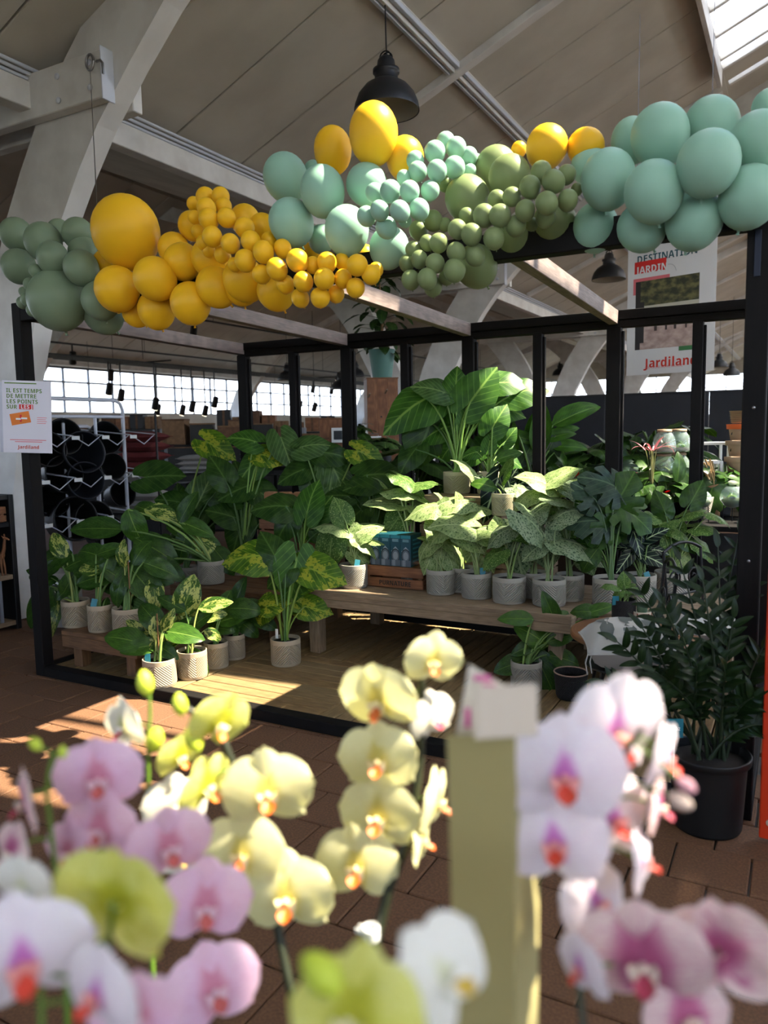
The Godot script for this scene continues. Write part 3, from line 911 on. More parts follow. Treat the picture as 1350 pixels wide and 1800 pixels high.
# ---------------------------------------------------------------- pots
var pot_mesh: ArrayMesh
var soil_mesh: ArrayMesh
func pots_setup() -> void:
	var k := mb()
	k.lathe([Vector2(.0, 0), Vector2(.93, 0), Vector2(.965, .02), Vector2(.97, .075), Vector2(.99, .085), Vector2(1.0, .13), Vector2(1.0, .97), Vector2(.985, 1.0), Vector2(.93, 1.0), Vector2(.915, .985), Vector2(.91, .8)], 40)
	pot_mesh = k.done()
	var s := mb()
	var prof := []
	for i in 7:
		var t := i / 6.0
		prof.append(Vector2(.915 * (1.0 - t), .86 + .05 * sin(t * 9.0) * .4 + .03 * t))
	s.lathe(prof, 20)
	soil_mesh = s.done()
	M.soil = speckle(Color(.05, .035, .025), Color(.14, .10, .07), 41, .08, .95, 6.0)
	# chevron ribs pressed into the clay
	var im := Image.create(512, 512, false, Image.FORMAT_RGB8)
	for y in 512:
		for x in 512:
			var u := x / 512.0
			var v := y / 512.0
			var z := absf(fposmod(u * 3.0, 1.0) - .5) * 2.0
			var h := fposmod(v * 24.0 + z * 6.0, 1.0)
			var b := smoothstep(.0, .25, h) * (1.0 - smoothstep(.6, .9, h))
			if v < .48 or v > .80: b = .75
			im.set_pixel(x, y, Color(b, b, b))
	var bump := tex(im)
	for p in [["pot_clay", Color(.64, .585, .49)], ["pot_grey", Color(.60, .58, .53)], ["pot_lime", Color(.68, .65, .52)]]:
		var m := mat(p[1], .62)
		m.heightmap_enabled = true
		m.heightmap_texture = bump
		m.heightmap_scale = .8
		M[p[0]] = m
	M.pot_black = mat(Color(.045, .05, .055), .45)
	var wv := Image.create(256, 256, false, Image.FORMAT_RGB8)
	for y in 256:
		for x in 256:
			var q := sin(x * TAU / 16.0 + (PI if (y / 8) % 2 else 0.0)) * .5 + .5
			wv.set_pixel(x, y, Color(q, q, q))
	var wm := mat(Color(.10, .085, .075), .8)
	wm.heightmap_enabled = true
	wm.heightmap_texture = tex(wv)
	wm.heightmap_scale = .4
	wm.uv1_scale = Vector3(3, 1.5, 1)
	M.pot_woven = wm
	M.label_teal = mat(Color(.10, .42, .47), .5)
	M.label_white = mat(Color(.85, .86, .85), .5)
	M.cane = mat(Color(.45, .32, .18), .7)

# leaves: [px, py, length px, tip angle deg in the picture, lean towards the eye deg, kind, metres nearer the eye]
func put_leaf(t: Node3D, root: Vector3, depth: float, e: Array, dk: String) -> void:
	var kd: Dictionary = KIND[e[5] if e.size() > 5 and e[5] else dk]
	var nearer: float = e[6] if e.size() > 6 else 0.0
	var d := depth - nearer
	var c := at_d(e[0], e[1], d)
	var l: float = e[2] * (1.15 if kd.reach > .4 else .84) / FPX * d
	var back := Vector3(cam_basis.z.x, 0, cam_basis.z.z).normalized()
	var a := deg_to_rad(e[3])
	var lean := deg_to_rad(e[4])
	var dir := ((cam_basis.x * cos(a) + Vector3.UP * sin(a)) * cos(lean) + back * sin(lean)).normalized()
	var nh := Vector3.UP * .8 + back * 1.15 + cam_basis.x * rf(-.25, .25)
	if absf(dir.y) > .8:
		nh = back * 1.0 + Vector3.UP * .25 + cam_basis.x * rf(-.45, .45)
	if String(e[5] if e.size() > 5 and e[5] else dk).begins_with("mottled") and dir.y > -.7:
		nh = Vector3.UP * 1.0 + back * rf(.1, .6) + cam_basis.x * rf(-.35, .35)
	var nn := (nh - dir * nh.dot(dir)).normalized()
	var att := c - dir * l * float(kd.reach)
	place_leaf(t, kd, root, att, dir, nn, l)
func place_leaf(t: Node3D, kd: Dictionary, root: Vector3, att: Vector3, dir: Vector3, nn: Vector3, l: float, stalk_r := 0.0) -> void:
	var o := t.global_transform.affine_inverse() if t.is_inside_tree() else Transform3D(Basis(), -t.position)
	var ms: Array = kd.meshes
	var lf := obj("leaf", ms[rng.randi() % ms.size()], kd.mat, t, Transform3D(Basis(dir * l, nn * l, dir.cross(nn) * l), att - t.position))
	var r := clampf(l * .028, .0018, .008) if stalk_r == 0.0 else stalk_r
	var h := root.distance_to(att)
	if h < .01: return
	var mid := root + (att - root) * Vector3(.3, .75, .3)
	var k := mb()
	k.tube(bez(root - t.position, mid - t.position, att - t.position, 5), r * 1.35, r * .8, 5)
	var st := obj("stalk", k.done(), kd.stalk, lf)
	st.transform = lf.transform.affine_inverse()
func fan(t: Node3D, root: Vector3, n: int, h: float, spread: float, l: float, kinds: Array, a0 := 0.0, a1 := TAU) -> void:
	for i in n:
		var a := a0 + (a1 - a0) * (i + rf(-.3, .3)) / n
		var q := (i * .618) - floorf(i * .618)
		var out := Vector3(cos(a), 0, sin(a))
		var att := root + out * spread * (.35 + .65 * q) + Vector3.UP * h * (1.0 - .55 * q) * rf(.85, 1.05)
		var dir := (out + Vector3.UP * rf(-.75, .1)).normalized()
		var nn := (Vector3.UP + out * .35)
		nn = (nn - dir * nn.dot(dir)).normalized()
		place_leaf(t, KIND[kinds[rng.randi() % kinds.size()]], root + out * .01, att, dir, nn, l * rf(.75, 1.15))
func pot(t: Node3D, r: float, h: float, m: Material, turn := 0.0) -> void:
	obj("pot", pot_mesh, m, t, Transform3D(Basis(Vector3.UP, turn) * Basis.from_scale(Vector3(r, h, r)), Vector3.ZERO))
	obj("soil", soil_mesh, M.soil, t, Transform3D(Basis.from_scale(Vector3(r, h, r)), Vector3.ZERO))
func care_tag(t: Node3D, at: Vector3, teal := true) -> void:
	var b := Basis(Vector3.UP, .5 + rf(-.3, .3)) * Basis(Vector3.RIGHT, -.25) * Basis(Vector3.BACK, rf(-.3, .3))
	boxpart(t, "care_tag", at, Vector3(.035, .05, .0015), M.label_teal if teal else M.label_white, 0, b)
func plant(called: String, label: String, base: Vector3, r: float, h: float, m: Material, dk: String, leaves: Array, group := "", fill := 9) -> Node3D:
	var t := thing(called, label, "plant", base, 0, group)
	pot(t, r, h, m, rf(0, TAU))
	var root := base + Vector3(0, h * .87, 0)
	var d := depth_of(base + Vector3(0, h, 0))
	for e in leaves:
		put_leaf(t, root + Vector3(rf(-.02, .02), 0, rf(-.02, .02)), d, e, dk)
	# smaller leaves low in the plant
	var mid := Vector2.ZERO
	var ln := 0.0
	for e in leaves:
		mid += Vector2(e[0], e[1]) / leaves.size()
		ln += e[2] / leaves.size()
	var bp := cam_basis.transposed() * (root - EYE)
	var rp := Vector2(675.0 - FPX * bp.x / bp.z, 900.0 + FPX * bp.y / bp.z)
	for i in fill:
		var q := rp.lerp(mid, rf(.45, 1.15)) + Vector2(rf(-.75, .75), rf(-.3, .3)) * ln
		var a := rad_to_deg(atan2(-(q.y - mid.lerp(rp, .3).y), q.x - rp.x)) + rf(-25, 25)
		put_leaf(t, root, d, [q.x, q.y, ln * rf(.6, .9), a, rf(-25, 15), dk, rf(-.14, -.02)], dk)
	return t

func stage_plants() -> void:
	var R := .096
	var H := .168
	var ST := .2875
	var BT := .461
	var p: Node3D
	# low stool
	plant("variegated_philodendron", "dark leaved philodendron in grey pot at the poster end of the low stool", on_y(135, 1099, ST), R * .92, H, M.pot_clay, "oblong", [
		[88, 980, 66, 188, 10], [101, 957, 50, 118, 0, "oblong_cream"], [70, 1070, 74, 248, 20], [92, 1085, 62, 255, 25, "oblong_cream"], [78, 1004, 56, 200, 0], [122, 1022, 50, 60, 0], [138, 985, 48, 30, -10], [112, 1040, 40, 215, 20]])
	p = plant("variegated_philodendron", "small philodendron in pale pot between the two larger pots on the low stool", on_y(178, 1108, ST), R * .8, H, M.pot_clay, "oblong", [
		[156, 970, 62, 158, 0], [166, 1015, 68, 188, 15], [188, 995, 48, 262, 25], [185, 1072, 40, 268, 30], [155, 998, 46, 172, 0, "oblong_cream"], [196, 965, 48, 20, -10], [205, 1012, 44, 330, 5]])
	care_tag(p, Vector3(.02, .19, .06))
	p = plant("variegated_philodendron", "wide potted philodendron with big spotted leaves at the deck end of the low stool", on_y(228, 1114, ST), R * 1.02, H, M.pot_clay, "oblong", [
		[213, 972, 46, 98, 5, "oblong_cream"], [256, 1028, 92, 318, 20], [226, 1034, 84, 264, 25], [272, 1048, 62, 280, 25, "oblong_cream"], [246, 968, 50, 60, 0], [205, 1040, 56, 250, 20], [240, 1080, 50, 300, 25, "ear_pale"], [285, 1000, 60, 340, 0]])
	tubepart(p, "cane", [Vector3(.02, .1, 0), Vector3(.02, .45, 0)], .004, .004, M.cane)
	# on the deck in front
	p = plant("variegated_philodendron", "potted philodendron with cream leaves standing on the sunny deck edge", on_y(282, 1203, DECK), R, H * .95, M.pot_clay, "oblong_cream", [
		[218, 1122, 74, 160, 10, "oblong_lime"], [278, 1111, 50, 285, 10, "oblong_cream"], [324, 1114, 66, 355, 10, "oblong_lime"], [293, 1144, 46, 335, 25, "oblong"], [296, 1090, 40, 60, 0, "oblong_cream"], [262, 1080, 60, 130, 0, "oblong"], [244, 1138, 60, 185, 20, "oblong_lime"]])
	care_tag(p, Vector3(-.04, .165, .05))
	tubepart(p, "cane", [Vector3(0, .1, 0), Vector3(0, .42, 0)], .004, .004, M.cane)
	plant("variegated_philodendron", "potted philodendron with one half cream half green leaf beside the sunny deck edge", on_y(339, 1189, DECK), R * .93, H * .98, M.pot_clay, "oblong_cream", [
		[331, 1046, 72, 68, 5, "oblong_cream"], [379, 1062, 54, 14, 0, "oblong_cream"], [346, 1164, 56, 318, 25, "oblong_lime"], [300, 1060, 50, 150, 0, "oblong"], [352, 1090, 44, 40, 0, "oblong"], [322, 1100, 44, 200, 10, "oblong"]])
	plant("variegated_philodendron", "dark potted philodendron, third of the row of pots on the deck", on_y(381, 1171, DECK), R * .78, H * .95, M.pot_clay, "oblong", [
		[410, 1085, 52, 20, 5, "oblong_lime"], [391, 1104, 40, 0, 20], [362, 1075, 46, 140, 0], [430, 1068, 60, 5, 10], [395, 1058, 44, 70, 0]])
	plant("variegated_philodendron", "dark potted philodendron at the back of the row of pots on the deck", on_y(413, 1156, DECK), R * .72, H * .95, M.pot_clay, "oblong", [
		[452, 1070, 58, 350, 5], [438, 1104, 44, 330, 20], [420, 1040, 52, 70, 0], [466, 1092, 48, 335, 15], [400, 1075, 40, 160, 10]])
	p = plant("elephant_ear_plant", "elephant ear plant in a white pot standing alone on the deck", on_y(503, 1166, DECK), R * .98, H * .98, M.pot_clay, "ear_gold", [
		[446, 976, 86, 176, 12, "ear_gold"], [519, 1006, 92, 264, 18, "ear"], [562, 1005, 82, 343, 15, "ear_gold"], [479, 1063, 50, 20, 20, "ear_gold"], [476, 965, 66, 120, -10, "ear_dark"], [492, 1010, 60, 210, 0, "ear_dark"]])
	boxpart(p, "care_tag", Vector3(-.05, .19, .02), Vector3(.02, .06, .002), M.label_white, 0)
	# left staging: on the dark bench behind
	var LB := .40
	plant("variegated_philodendron", "philodendron with a pale heart leaf in a grey pot on the shadowed bench", on_z(372, 1024, -4.28), R, H, M.pot_grey, "oblong", [
		[237, 930, 66, 292, 15, "oblong_lime", .1], [287, 902, 60, 350, 5, "oblong_cream"], [346, 928, 60, 340, 10, "oblong_lime"], [276, 966, 84, 335, 15, "oblong", .1], [166, 928, 82, 176, 5, "oblong", .1], [297, 1000, 64, 330, 15, "oblong", .1], [370, 962, 62, 330, 10, "oblong_cream"], [394, 985, 58, 315, 20], [252, 893, 50, 150, 0], [320, 960, 60, 250, 15], [330, 890, 56, 60, 0]])
	plant("elephant_ear_plant", "tall elephant ear with a yellow splashed leaf behind the shadowed bench", on_z(330, 1030, -4.75), R, H, M.pot_grey, "ear_dark", [
		[275, 836, 80, 8, 10, "ear_dark"], [377, 783, 66, 335, 12, "ear_gold"], [356, 868, 70, 62, 10, "ear_pale"], [392, 858, 64, 30, 0, "ear_dark"], [330, 905, 70, 200, 10, "ear_dark"], [420, 902, 64, 340, 10, "ear_dark"], [300, 880, 50, 170, 0, "ear_dark"]])
	plant("elephant_ear_plant", "dark elephant ear plant spreading wide leaves behind the shadowed bench", on_z(430, 1020, -4.7), R, H, M.pot_grey, "ear_dark", [
		[436, 772, 56, 160, 10, "ear"], [444, 815, 68, 215, 15, "ear"], [471, 801, 56, 350, 10, "ear_gold"], [500, 785, 66, 292, 20, "ear_pale"], [420, 860, 66, 200, 15], [462, 868, 64, 330, 15], [480, 905, 66, 230, 10], [420, 935, 66, 250, 20], [398, 905, 60, 160, 10], [388, 830, 60, 120, 0]])
	plant("elephant_ear_plant", "upright elephant ear with a ribbed green leaf in the middle of the staging", on_z(530, 1012, -4.45), R, H, M.pot_grey, "ear", [
		[543, 884, 72, 78, -8, "ear", .05], [487, 888, 72, 172, 10, "ear_dark"], [562, 900, 56, 60, 0, "ear"], [576, 935, 56, 350, 10, "ear_dark"], [500, 925, 56, 230, 10, "ear_dark"]])
	plant("elephant_ear_plant", "silver veined elephant ear against the back posts", on_z(575, 1012, -4.95), R, H, M.pot_grey, "ear_dark", [
		[594, 836, 78, 300, 15, "ear_pale"], [584, 860, 54, 270, 25, "ear_pale"], [543, 781, 62, 18, 10, "ear_pale"], [580, 795, 62, 0, 10, "ear_dark"], [643, 797, 62, 342, 12, "ear_gold"], [520, 830, 60, 200, 10, "ear_dark"], [613, 885, 54, 20, 10, "ear"], [545, 845, 56, 250, 15]])
	plant("elephant_ear_plant", "dark broad leaved elephant ear behind the teal cartons", on_z(660, 1000, -5.02), R, H, M.pot_grey, "ear_dark", [
		[662, 832, 82, 10, 10, "ear_dark"], [640, 850, 62, 190, 10], [690, 870, 60, 330, 10], [625, 905, 60, 220, 10, "ear_dark"], [660, 885, 60, 280, 20], [600, 870, 50, 170, 5]])
	# bench, front row of mottled plants
	var row := [
		[622, 1031, R * .98, "mottled leaved plant in a ribbed pot left of the teal cartons", [[590, 922, 56, 150, 10], [634, 930, 56, 40, 0], [607, 946, 52, 250, 20], [581, 964, 62, 262, 20, "mottled_dark"], [647, 952, 52, 340, 10], [632, 978, 42, 320, 25], [668, 945, 44, 0, 10], [600, 900, 46, 110, 0, "mottled_dark"]]],
		[775, 1042, R * .96, "drooping mottled plant in a ribbed pot right of the teal cartons", [[776, 970, 62, 262, 20], [752, 955, 50, 215, 15], [800, 962, 48, 320, 20], [768, 935, 44, 100, 0], [792, 985, 40, 290, 25], [755, 985, 38, 240, 25]]],
		[838, 1049, R * .98, "pale sunlit mottled plant, second ribbed pot right of the teal cartons", [[804, 921, 76, 165, 10], [826, 942, 66, 330, 15], [850, 925, 60, 30, 5], [782, 930, 50, 190, 15], [858, 990, 30, 300, 20, "mottled"], [868, 945, 50, 350, 10]]],
		[895, 1057, R * 1.04, "mottled plant with large speckled drooping leaves, third ribbed pot right of the cartons", [[908, 958, 80, 272, 25, "mottled_grey"], [920, 926, 66, 160, 10, "mottled_dark"], [868, 975, 44, 205, 15, "mottled_dark"], [935, 905, 60, 60, 0, "mottled_grey"], [880, 935, 50, 200, 10, "mottled_grey"]]],
		[965, 1062, R * 1.02, "mottled plant with a long grey speckled leaf, fourth ribbed pot right of the cartons", [[941, 920, 86, 325, 12, "mottled_grey"], [962, 958, 66, 280, 20, "mottled_grey"], [1012, 951, 86, 356, 12, "mottled_grey"], [990, 900, 60, 40, 0, "mottled_grey"], [940, 965, 50, 215, 10, "mottled_grey"]]],
		[813, 1038, R * .9, "shaded mottled plant behind the front row of ribbed pots", [[798, 877, 66, 170, 8], [772, 895, 58, 200, 15], [830, 890, 54, 20, 0], [756, 888, 66, 175, 8], [790, 905, 50, 260, 20]]],
		[1001, 1053, R * .9, "green lined mottled plant behind the long grey leaf", [[998, 924, 56, 300, 15, "mottled_dark"], [1024, 875, 60, 340, 8, "mottled_grey"], [988, 882, 66, 350, 8, "mottled_grey"], [975, 905, 50, 200, 10, "mottled_grey"], [1030, 985, 44, 290, 25, "mottled_grey"]]],
		[938, 1048, R * .9, "shaded mottled plant, deep in the row of ribbed pots", [[950, 844, 66, 150, 8, "mottled"], [984, 836, 66, 30, 5, "mottled"], [958, 890, 50, 268, 20, "mottled"], [925, 870, 50, 200, 10, "mottled"], [1010, 858, 60, 345, 8, "mottled_grey"]]],
		[723, 1022, R * .85, "tall stemmed mottled plant behind the teal cartons", [[711, 857, 68, 8, 5], [678, 884, 64, 172, 8], [720, 843, 66, 340, 5, "mottled_dark"], [697, 915, 48, 230, 15, "mottled_dark"], [745, 892, 52, 350, 10], [740, 850, 56, 20, 0, "mottled_dark"]]],
	]
	for e in row:
		var q := on_y(e[0], e[1], BT)
		p = plant("mottled_plant", e[3], q, e[2], H * .93, M.pot_grey, "mottled", e[4], "", 2)
		if e[0] in [622, 838]:
			care_tag(p, Vector3(.06, .17, .05))
	# right bench
	plant("monstera", "split leaved monstera in a ribbed pot on the short bench", on_y(1072, 1064, BT), R * 1.05, H, M.pot_grey, "monstera", [
		[1070, 848, 72, 150, 8, "monstera_grey"], [1092, 870, 74, 62, 8, "monstera"], [1113, 904, 72, 325, 15, "monstera"], [1044, 914, 70, 172, 12, "monstera_grey"], [1068, 935, 60, 240, 15, "monstera"], [1040, 870, 56, 130, 5, "monstera_grey"], [1035, 985, 50, 230, 10, "oblong"]])
	p = plant("white_veined_alocasia", "dark alocasia with bold white veins in a ribbed pot behind the woven pot", on_y(1125, 1058, BT), R * .95, H, M.pot_grey, "polly", [
		[1120, 951, 54, 285, 20], [1144, 981, 54, 338, 20], [1100, 985, 44, 230, 15], [1150, 940, 46, 30, 5], [1130, 915, 40, 100, 0]])
	care_tag(p, Vector3(.05, .17, .06))
	plant("variegated_syngonium", "bushy variegated plant with pale heart leaves in a ribbed pot beside the ZZ plant's post", on_y(1180, 1052, BT), R * 1.05, H, M.pot_grey, "mottled_dark", [
		[1161, 922, 52, 200, 10], [1192, 930, 46, 350, 15, "mottled_dark"], [1215, 900, 44, 30, 5], [1180, 955, 44, 250, 20], [1205, 950, 46, 320, 20, "ear_dark"], [1235, 925, 46, 10, 10], [1165, 890, 46, 110, 0, "ear_dark"], [1240, 960, 46, 330, 15, "mottled_dark"], [1222, 870, 50, 60, 0, "ear_dark"], [1260, 905, 46, 350, 8, "mottled_dark"], [1198, 985, 40, 280, 25, "mottled"], [1140, 905, 40, 160, 5]])
	plant("rubber_plant", "glossy dark rubber plant behind the variegated hearts", on_y(1230, 912, .801), R, H, M.pot_grey, "fig", [
		[1236, 880, 58, 340, 10], [1200, 868, 54, 190, 10], [1215, 840, 54, 120, 0], [1195, 820, 50, 80, 0], [1250, 850, 50, 30, 5], [1225, 905, 50, 280, 20], [1180, 850, 44, 160, 5]])
	# upper crates: tall green elephant ear
	var q := on_y(803, 866, 1.047)
	plant("elephant_ear_plant", "tall bright green elephant ear in a ribbed pot on the upper crate", q, R, H * .9, M.pot_lime, "ear", [
		[732, 708, 104, 205, 22, "ear"], [765, 684, 66, 160, 5, "ear_pale"], [801, 678, 58, 85, 0, "ear"], [838, 690, 92, 55, 5, "ear", .05], [842, 708, 76, 340, 15, "ear"], [750, 762, 104, 248, 15, "ear_dark", -.1], [820, 738, 48, 80, 0, "ear"], [842, 762, 70, 350, 10, "ear_dark", -.08], [878, 713, 78, 356, 8, "ear"], [889, 671, 66, 6, 3, "ear"], [919, 686, 78, 18, 3, "ear"], [722, 800, 60, 230, 10, "ear_dark", -.1]])
	plant("elephant_ear_plant", "slim elephant ear with a pale upright leaf beside the tall green one", on_y(850, 868, 1.047) + Vector3(.02, 0, -.05), R * .85, H * .9, M.pot_lime, "ear", [
		[832, 826, 58, 122, 5, "mottled", .12], [860, 780, 34, 80, 0, "ear"], [872, 740, 60, 60, 0, "ear"], [896, 800, 44, 20, 0, "oblong_lime"]])
	plant("white_veined_alocasia", "large alocasia with white veins hanging over the upper crate", on_z(885, 905, -4.72), R * .8, H * .85, M.pot_lime, "polly", [
		[867, 866, 84, 246, 15], [919, 857, 50, 355, 10, "mottled_grey"], [890, 826, 44, 70, 0, "mottled_dark"], [905, 880, 46, 320, 10], [850, 850, 44, 160, 0, "oblong_lime"]])
	plant("bird_of_paradise", "upright bird of paradise with paddle leaves behind the back posts", on_z(940, 905, -5.85) * Vector3(1, 0, 1) + Vector3(0, .801, 0), R * 1.2, H * 1.2, M.pot_black, "banana", [
		[901, 767, 54, 282, 15], [984, 764, 58, 18, 5], [1016, 724, 86, 28, 0], [951, 750, 84, 84, 0], [1004, 784, 58, 4, 10], [962, 800, 66, 245, 10, "fig"], [880, 730, 60, 120, 0, "fig"], [930, 790, 60, 60, 0, "fig"]])
	# beneath, right front
	plant("dumb_cane", "dieffenbachia with broad spotted leaves standing on the deck before the bench", on_y(925, 1212, DECK), R * .9, H, M.pot_grey, "oblong", [
		[899, 1168, 62, 190, 15], [957, 1183, 82, 292, 25], [936, 1114, 64, 142, 5, "oblong_lime"], [967, 1070, 60, 110, 5], [906, 1087, 56, 176, 5, "oblong_lime"], [995, 1158, 58, 350, 10], [982, 1092, 54, 50, 5], [920, 1140, 44, 200, 10], [1030, 1074, 48, 170, 10], [1058, 1070, 44, 20, 5, "oblong_lime"], [988, 1120, 50, 20, 0]])
func lathe_mesh(p: Array, seg := 24, caps := false) -> ArrayMesh:
	var k := mb()
	k.lathe(p, seg, Vector3.ZERO, 1, 1, caps)
	return k.done()
func crate(called: String, label: String, c: Vector3, s: Vector3, m: Material, rows := 3, group := "", turn := 0.0) -> Node3D:
	var t := thing(called, label, "crate", c, turn, group)
	var ph := s.y / rows
	for r in rows:
		for sg in [-1, 1]:
			boxpart(t, "slat", Vector3(0, ph * (r + .5), sg * (s.z * .5 - .005)), Vector3(s.x, ph - .012, .01), m, .002, Basis(), r + sg * .3 + 2.0)
			boxpart(t, "slat", Vector3(sg * (s.x * .5 - .005), ph * (r + .5), 0), Vector3(.01, ph - .012, s.z - .022), m, .002, Basis(), r + sg * .4 + 4.0)
	for a in [-1, 1]:
		for b in [-1, 1]:
			boxpart(t, "corner_block", Vector3(a * (s.x * .5 - .026), s.y * .5, b * (s.z * .5 - .026)), Vector3(.028, s.y - .004, .028), m, .002, Basis(), a + b * 2.0 + 5.0)
	boxpart(t, "bottom", Vector3(0, .006, 0), Vector3(s.x - .03, .01, s.z - .03), m, .001)
	boxpart(t, "lid", Vector3(0, s.y - .004, 0), Vector3(s.x - .002, .008, s.z - .002), m, .001, Basis(), 3.3)
	return t
func bench(called: String, label: String, x0: float, x1: float, z0: float, z1: float, top: float, apron: float, m: Material, legw := .075, planks := 5) -> Node3D:
	var t := thing(called, label, "bench", Vector3.ZERO)
	var pw := (z0 - z1) / planks
	for k in planks:
		boxpart(t, "plank", Vector3((x0 + x1) * .5, top - .014, z0 - pw * (k + .5)), Vector3(x1 - x0, .028, pw - .006), m, .003, Basis(), k * 1.3 + x0 + 9.0)
	for z in [z0 - .02, z1 + .02]:
		boxpart(t, "apron", Vector3((x0 + x1) * .5, top - .029 - apron * .5, z), Vector3(x1 - x0 - .004, apron, .035), m, .003, Basis(), z + 12.0)
	for x in [x0 + .02, x1 - .02]:
		boxpart(t, "apron", Vector3(x, top - .029 - apron * .5, (z0 + z1) * .5), Vector3(.035, apron, z0 - z1 - .08), m, .003, Basis(), x + 15.0)
	for x in [x0 + .02 + legw, x1 - .02 - legw]:
		for z in [z0 - .04 - legw * .5, z1 + .04 + legw * .5]:
			var h := top - .028 - DECK
			boxpart(t, "leg", Vector3(x, DECK + h * .5, z), Vector3(legw, h, legw), m, .004, Basis(), x * 2.0 + z + 20.0)
	return t
func furniture() -> void:
	var w1 := wood(Color(.34, .235, .14), Color(.48, .35, .23), 51, .6)
	var w2 := wood(Color(.44, .365, .275), Color(.56, .48, .38), 52, .65)
	var w3 := wood(Color(.40, .24, .13), Color(.54, .36, .22), 53, .6)
	M.w1 = w1; M.w2 = w2; M.w3 = w3
	bench("low_stool", "low brown wooden stool carrying three pots by the poster post", -4.05, -3.40, -3.165, -3.56, .287, .075, w1, .075, 4)
	var b := bench("display_bench", "long wooden bench carrying the row of ribbed pots", -2.86, -1.06, -4.05, -5.02, .46, .052, w2, .08, 7)
	boxpart(b, "back_panel", Vector3(-1.96, .245, -5.03), Vector3(1.8, .36, .012), M.dark_wood, .002)  # added to block sun from the floor under the bench
	boxpart(b, "upstand", Vector3(-1.96, .47, -4.062), Vector3(1.8, .022, .022), w2, .002, Basis(), 3.0)
	bench("display_bench", "shadowed wooden bench carrying the dark leaved plants beside the low stool", -4.05, -3.05, -4.12, -5.05, .40, .06, w1, .075, 6)
	bench("display_bench", "short wooden bench carrying the monstera and the white veined alocasia", -1.02, -.22, -4.28, -5.08, .46, .06, w2, .075, 6)
	# upper crates on the long bench
	crate("slatted_crate", "lower slatted crate stacked behind the mottled plants", Vector3(-2.0, .461, -4.92), Vector3(.58, .29, .19), w2, 3)
	crate("slatted_crate", "upper slatted crate under the tall green elephant ear", Vector3(-2.02, .753, -4.91), Vector3(.60, .292, .25), w2, 3)
	crate("slatted_crate", "crate holding the alocasia with white veins", Vector3(-1.55, .461, -4.86), Vector3(.30, .36, .28), w2, 3)
	for k in 3:
		crate("slatted_crate", ["bottom crate of the pile on the shadowed bench", "middle crate of the pile on the shadowed bench", "top crate of the pile on the shadowed bench"][k], Vector3(-3.42 + .015 * k, .401 + .15 * k, -4.72), Vector3(.36, .148, .26), w3, 2)
	for k in 3:
		var fb := thing("paper_bag", "brown paper bag with fruit print on the fruit crates", "bag", Vector3(-3.53 + .12 * k, .852, -4.70 - .02 * k), .1 * k, "paper bags on the fruit crates")
		boxpart(fb, "bag", Vector3(0, .10, 0), Vector3(.1, .2, .07), mat(Color(.55, .38, .24), .8), .012)
		var dm := mb()
		dm.lathe([Vector2(0, 0), Vector2(.03, .001), Vector2(.031, .0), Vector2(0, 0)], 16)
		obj("fruit_print", dm.done(), mat([Color(.85, .55, .1), Color(.75, .2, .12), Color(.8, .5, .1)][k], .6), fb, Transform3D(Basis(Vector3.RIGHT, PI / 2), Vector3(0, .12 - .03 * k, .0365)))
	# small lettered crate and the teal cartons
	var lc := crate("lettered_crate", "small brown crate with black lettering under the teal cartons", Vector3(-2.335, .461, -4.50), Vector3(.44, .145, .20), w3, 2)
	letters(lc, "lettering", "PURNATURE", .030, M.black, Transform3D(Basis(), Vector3(.015, .035, .1008)), true, true)
	var cart := paint(96, 192, func(u: float, v: float) -> Color:
		var c := Color(.05, .27, .32)
		if v < .1: c = Color(.12, .48, .52)
		if v > .12 and v < .21 and absf(u - .5) < .32 and int(v * 190.0) % 6 < 3: c = Color(.55, .68, .7)
		var mt := .36 + absf(u - .5) * .35
		if v > mt and v < .48 + .05 * sin(u * 20.0): c = Color(.55, .6, .62)
		var d := Vector2((u - .5) * .52, v - .66).length()
		if d < .23: c = Color(.10, .14, .17)
		if d < .19: c = Color(.32, .37, .40)
		if d < .13: c = Color(.50, .54, .56)
		if v > .80: c = Color(.28, .33, .37).lerp(Color(.6, .63, .65), .5 if absf(u - .3) < .16 else 0.0)
		return c)
	var cm := mat(Color.WHITE, .35)
	cm.albedo_texture = cart
	var teal := mat(Color(.04, .24, .28), .35)
	for k in 4:
		var t := thing("teal_carton", "slim teal carton printed with a grey figure", "carton", Vector3(-2.475 + .076 * k, .607, -4.50), 0, "teal cartons on the lettered crate")
		boxpart(t, "box", Vector3(0, .105, 0), Vector3(.0745, .21, .16), teal, .0015)
		var f := mb()
		f.quad(Vector3(-.036, .002, .0806), Vector3(.036, .002, .0806), Vector3(.036, .208, .0806), Vector3(-.036, .208, .0806), Vector3.BACK, Vector2(0, 1), Vector2(1, 1), Vector2(1, 0), Vector2(0, 0))
		obj("front_print", f.done(), cm, t)
		if k == 3:
			for r in 6:
				boxpart(t, "side_print", Vector3(.0377, .035 + .028 * r, -.005), Vector3(.0006, .011, .11), mat(Color(.2, .5, .55), .4), 0)
	# round table, cushion, pots on it
	var ti := mat(Color(.46, .30, .17), .5)
	ti = wood(Color(.40, .26, .15), Color(.52, .35, .21), 54, .5)
	var tc := Vector3(-.69, 0, -3.80)
	var tb := thing("round_table", "round wooden table with slim black legs beside the ZZ plant's post", "table", tc)
	obj("table_top", lathe_mesh([Vector2(0, .47), Vector2(.29, .47), Vector2(.298, .475), Vector2(.3, .485), Vector2(.298, .497), Vector2(.29, .502), Vector2(0, .502)], 48), ti, tb)
